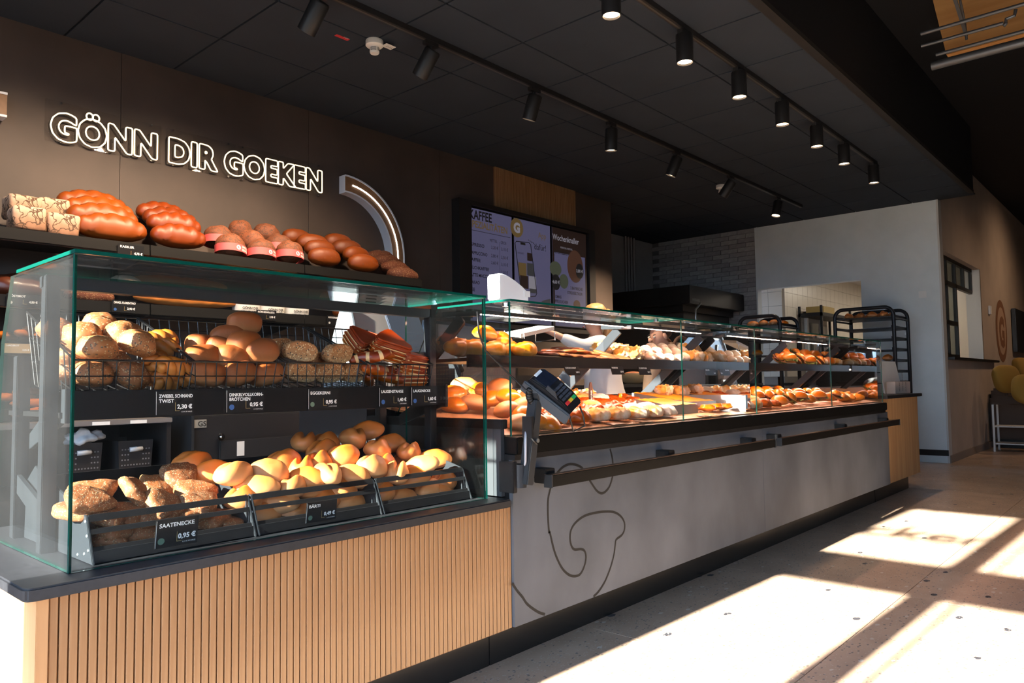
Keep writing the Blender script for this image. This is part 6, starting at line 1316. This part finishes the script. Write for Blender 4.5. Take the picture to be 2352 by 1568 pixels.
# ---------------------------------------------------------------- the two people behind the counter
def skin(name, pts, edges, m, sub=2):
    """continuous body surface grown from a skeleton: pts = [(x,y,z,r)] or (x,y,z,rx,ry); vertex 0 is the root"""
    me = bpy.data.meshes.new(name); me.from_pydata([p[:3] for p in pts], edges, [])
    ob = bpy.data.objects.new(name, me); COL.objects.link(ob)
    md = ob.modifiers.new('skin', 'SKIN'); md.use_smooth_shade = True; md.branch_smoothing = .6
    for i, p in enumerate(pts):
        sv = me.skin_vertices[0].data[i]; sv.radius = (p[3], p[4] if len(p) > 4 else p[3]); sv.use_root = (i == 0)
    sd = ob.modifiers.new('subsurf', 'SUBSURF'); sd.levels = sub; sd.render_levels = sub
    bpy.context.view_layer.update(); dg = bpy.context.evaluated_depsgraph_get()
    out = bpy.data.meshes.new_from_object(ob.evaluated_get(dg)); out.name = name
    bpy.data.objects.remove(ob); out.materials.clear(); out.materials.append(m)
    out.polygons.foreach_set('use_smooth', [True]*len(out.polygons)); return out
SKIN = mat('skin', (.62, .34, .25), .5, var=(8, (.66, .38, .28), .3, .7))
SHIRT = mat('white_cotton', (.74, .76, .80), .8, bump=(14, .25)); BEIGE = mat('beige_cotton', (.50, .38, .28), .85, bump=(40, .15)); TROU = mat('dark_trousers', (.02, .02, .024), .8)
HAIRB = mat('blond_hair', (.26, .13, .045), .45, var=(6, (.44, .25, .09), .3, .7), stretch=(30, 30, 2)); HAIRD = mat('dark_hair', (.018, .013, .011), .45, var=(8, (.03, .022, .018), .3, .7), stretch=(20, 20, 3))
APR = mat('apron_brown', (.10, .045, .028), .8)
def person(label, base, face, J, shirt_m, hair_m, hair_kind, apron=False):
    """J: joints in metres relative to base in (right, forward, up) of the facing direction"""
    f = Vector((math.cos(face), math.sin(face), 0)); r = Vector((math.sin(face), -math.cos(face), 0)); B = Vector(base)
    W = lambda p: (r*p[0]+f*p[1]+Vector((0, 0, p[2])))
    t = thing('person', label, 'person', base)
    def chain(spec):
        pts, idx, ed = [], {}, []
        for nm, rad, par in spec:
            p = W(J[nm]); idx[nm] = len(pts); pts.append((p.x, p.y, p.z)+(rad if isinstance(rad, tuple) else (rad,)))
            if par: ed.append((idx[par], idx[nm]))
        return pts, ed
    sp = [('hip', .12, None), ('waist', .10, 'hip'), ('chest', .12, 'waist'), ('neck0', .055, 'chest'), ('neck', .047, 'neck0'), ('jaw', (.064, .072), 'neck'), ('skull', (.078, .092), 'jaw'), ('crown', (.055, .066), 'skull')]
    for s_ in 'lr': sp += [('sh'+s_, .055, 'chest'), ('el'+s_, .038, 'sh'+s_), ('wr'+s_, .025, 'el'+s_), ('pa'+s_, (.030, .015), 'wr'+s_)]+[('hp'+s_, .085, 'hip'), ('kn'+s_, .058, 'hp'+s_), ('an'+s_, .038, 'kn'+s_), ('to'+s_, .032, 'an'+s_)]
    for s_ in 'lr':
        d = (Vector(J['pa'+s_])-Vector(J['wr'+s_])).normalized(); sd = d.cross(Vector((0, 0, 1))).normalized() if abs(d.z) < .9 else Vector((1, 0, 0)); nn_ = sd.cross(d)
        for k, (o, l) in enumerate(((-.026, .062), (-.009, .076), (.009, .072), (.025, .056))):
            a = Vector(J['pa'+s_])+sd*o+d*.03; J['f%d%sa' % (k, s_)] = tuple(a); J['f%d%sb' % (k, s_)] = tuple(a+d*l*.55-nn_*.006); J['f%d%sc' % (k, s_)] = tuple(a+d*l-nn_*.026)
            sp += [('f%d%sa' % (k, s_), .0095, 'pa'+s_), ('f%d%sb' % (k, s_), .0085, 'f%d%sa' % (k, s_)), ('f%d%sc' % (k, s_), .0072, 'f%d%sb' % (k, s_))]
        a = Vector(J['pa'+s_])-sd*.034-d*.005; J['t%sa' % s_] = tuple(a); J['t%sb' % s_] = tuple(a-sd*.022+d*.034-nn_*.010)
        sp += [('t%sa' % s_, .011, 'pa'+s_), ('t%sb' % s_, .009, 't%sa' % s_)]
    hd = Vector(J['skull']); fw = Vector(J['nose'])-hd; fw.normalize()
    pts, ed = chain(sp)
    o = bpy.data.objects.new('body', skin('body', pts, ed, SKIN)); COL.objects.link(o); o.parent = t
    upv = (Vector(J['crown'])-Vector(J['jaw'])).normalized(); rt = fw.cross(upv).normalized()
    def hpart(nm, mesh, off, sc=(1, 1, 1), par=t):
        q = bpy.data.objects.new(nm, mesh); COL.objects.link(q); q.parent = par
        M = Matrix((W(rt), W(fw), W(upv))).transposed().to_4x4(); p = W(hd+rt*off[0]+fw*off[1]+upv*off[2]); M.translation = p; q.matrix_local = M; return q
    hpart('nose', blob('nose', SKIN, .014, .022, .024, seed=1, nu=14, nv=8), (0, .088, -.022))
    for s_ in (-1, 1):
        hpart('ear', blob('ear', SKIN, .010, .019, .031, flat=1, seed=2, nu=14, nv=8), (s_*.077, -.004, -.015))
        e = hpart('eye', blob('eye', mat('eye_white', (.7, .68, .66), .2), .013, .008, .009, flat=1, amp=0, nu=12, nv=8), (s_*.031, .079, .004)); hpart('eyebrow', blob('eyebrow', hair_m, .018, .006, .004, flat=1, nu=10, nv=6), (s_*.031, .083, .024))
    hpart('mouth', blob('mouth', mat('lips', (.46, .16, .14), .4), .023, .006, .007, flat=1, nu=12, nv=6), (0, .079, -.064))
    def hair_fn(p, u, v):
        if p.y > .02 and p.z < .035: p.y = .02+(p.y-.02)*.15
        if p.z < -.03 and p.y > -.02: p = Vector((p.x*.9, min(p.y, -.01), p.z))
        return p
    hr = hpart('hair', blob('hair', hair_m, .090, .108, .105, flat=.72, amp=.004, fr=30, fn=hair_fn, seed=7, nu=32, nv=18), (0, -.012, .022))
    if hair_kind == 'ponytail':
        P = [W(hd+fw*(-.10)+upv*.055), W(hd+fw*(-.145)+upv*.03), W(hd+fw*(-.155)+upv*-.05), W(hd+fw*(-.140)+upv*-.14), W(hd+fw*(-.125)+upv*-.21)]
        q = bpy.data.objects.new('ponytail', MB().tube(P, [.022, .034, .045, .038, .012], 14).mesh('ponytail', hair_m, smooth=True)); COL.objects.link(q); q.parent = t
    J['tail'] = tuple(Vector(J['hip'])+Vector((0, 0, -.10))); g = [('hip', .175, None), ('tail', .185, 'hip'), ('waist', .168, 'hip'), ('chest', .178, 'waist'), ('collar', .08, 'chest')]
    J['collar'] = tuple(Vector(J['neck0'])*.8+Vector(J['chest'])*.2)
    for s_ in 'lr':
        J['cuf'+s_] = tuple(Vector(J['el'+s_]).lerp(Vector(J['wr'+s_]), .80)); g += [('sh'+s_, .090, 'chest'), ('el'+s_, .062, 'sh'+s_), ('cuf'+s_, .043, 'el'+s_)]
    pts, ed = chain(g); q = bpy.data.objects.new('shirt', skin('shirt', pts, ed, shirt_m)); COL.objects.link(q); q.parent = t
    J['wb'] = tuple(Vector(J['hip']).lerp(Vector(J['waist']), .6)); g = [('hip', .142, None), ('wb', .125, 'hip')]
    for s_ in 'lr': J['hem'+s_] = tuple(Vector(J['kn'+s_]).lerp(Vector(J['an'+s_]), .9)); g += [('hp'+s_, .105, 'hip'), ('kn'+s_, .075, 'hp'+s_), ('hem'+s_, .058, 'kn'+s_)]
    pts, ed = chain(g); q = bpy.data.objects.new('trousers', skin('trousers', pts, ed, TROU)); COL.objects.link(q); q.parent = t
    for s_ in 'lr': 
        p = W(J['an'+s_]); q = bpy.data.objects.new('shoe', blob('shoe', BLACK, .14, .05, .05, n=2.5, flat=.9, seed=1)); COL.objects.link(q); q.parent = t; q.location = p+f*.05+Vector((0, 0, .046-p.z)); q.rotation_euler = (0, 0, face)
    if apron:
        for s_ in 'lr':
            a = Vector(J['sh'+s_])*.55+Vector(J['chest'])*.45
            P = [W(Vector(J['chest'])+Vector((a.x-J['chest'][0], .15, -.02))), W(a+Vector((0, .06, .11))), W(a+Vector((0, -.04, .12))), W(a+Vector((0, -.15, .0))), W(Vector(J['waist'])+Vector((0, -.15, 0)))]
            q = bpy.data.objects.new('apron_strap', MB().tube(smooth_path([Vector(p) for p in P], 4), .014, 8).mesh('apron_strap', APR, smooth=True)); COL.objects.link(q); q.parent = t
    return t
JW = dict(hip=(0, 0, .90), waist=(.0, .02, 1.04), chest=(0, .05, 1.20), neck0=(0, .06, 1.315), neck=(0, .07, 1.36), jaw=(0, .095, 1.40), skull=(0, .085, 1.47), crown=(0, .07, 1.54), nose=(0, .2, 1.46),
          shl=(-.165, .06, 1.28), ell=(-.27, .27, 1.22), wrl=(-.25, .50, 1.33), pal=(-.245, .575, 1.355), shr=(.165, .03, 1.27), elr=(.24, .10, 1.03), wrr=(.16, .28, .99), par=(.10, .34, .99),
          hpl=(-.09, 0, .86), knl=(-.095, .02, .48), anl=(-.10, 0, .09), tol=(-.10, .12, .04), hpr=(.09, 0, .86), knr=(.095, .02, .48), anr=(.10, 0, .09), tor=(.10, .12, .04))
hp_ = at(1372, 737, y=3.50); 
person('person in a white shirt with a blond ponytail, back turned, reaching to the left', (hp_.x+.02, 3.45, 0), R_(145), dict(JW), SHIRT, HAIRB, 'ponytail')
JM = dict(JW); JM.update(waist=(0, .05, 1.03), chest=(0, .17, 1.16), neck0=(0, .26, 1.245), neck=(0, .295, 1.265), jaw=(0, .355, 1.265), skull=(0, .35, 1.335), crown=(0, .325, 1.395), nose=(0, .45, 1.30), shl=(-.17, .19, 1.20), ell=(-.25, .24, .95), wrl=(-.17, .36, .76), pal=(-.13, .40, .71), shr=(.17, .19, 1.20), elr=(.25, .22, .95), wrr=(.17, .34, .75), par=(.13, .38, .70))
hp_ = at(1482, 775, y=3.25)
person('person with short dark hair in a beige shirt, bending down to the left', (hp_.x+.36, 3.05, 0), R_(165), JM, BEIGE, HAIRD, 'short', True)
name_all()
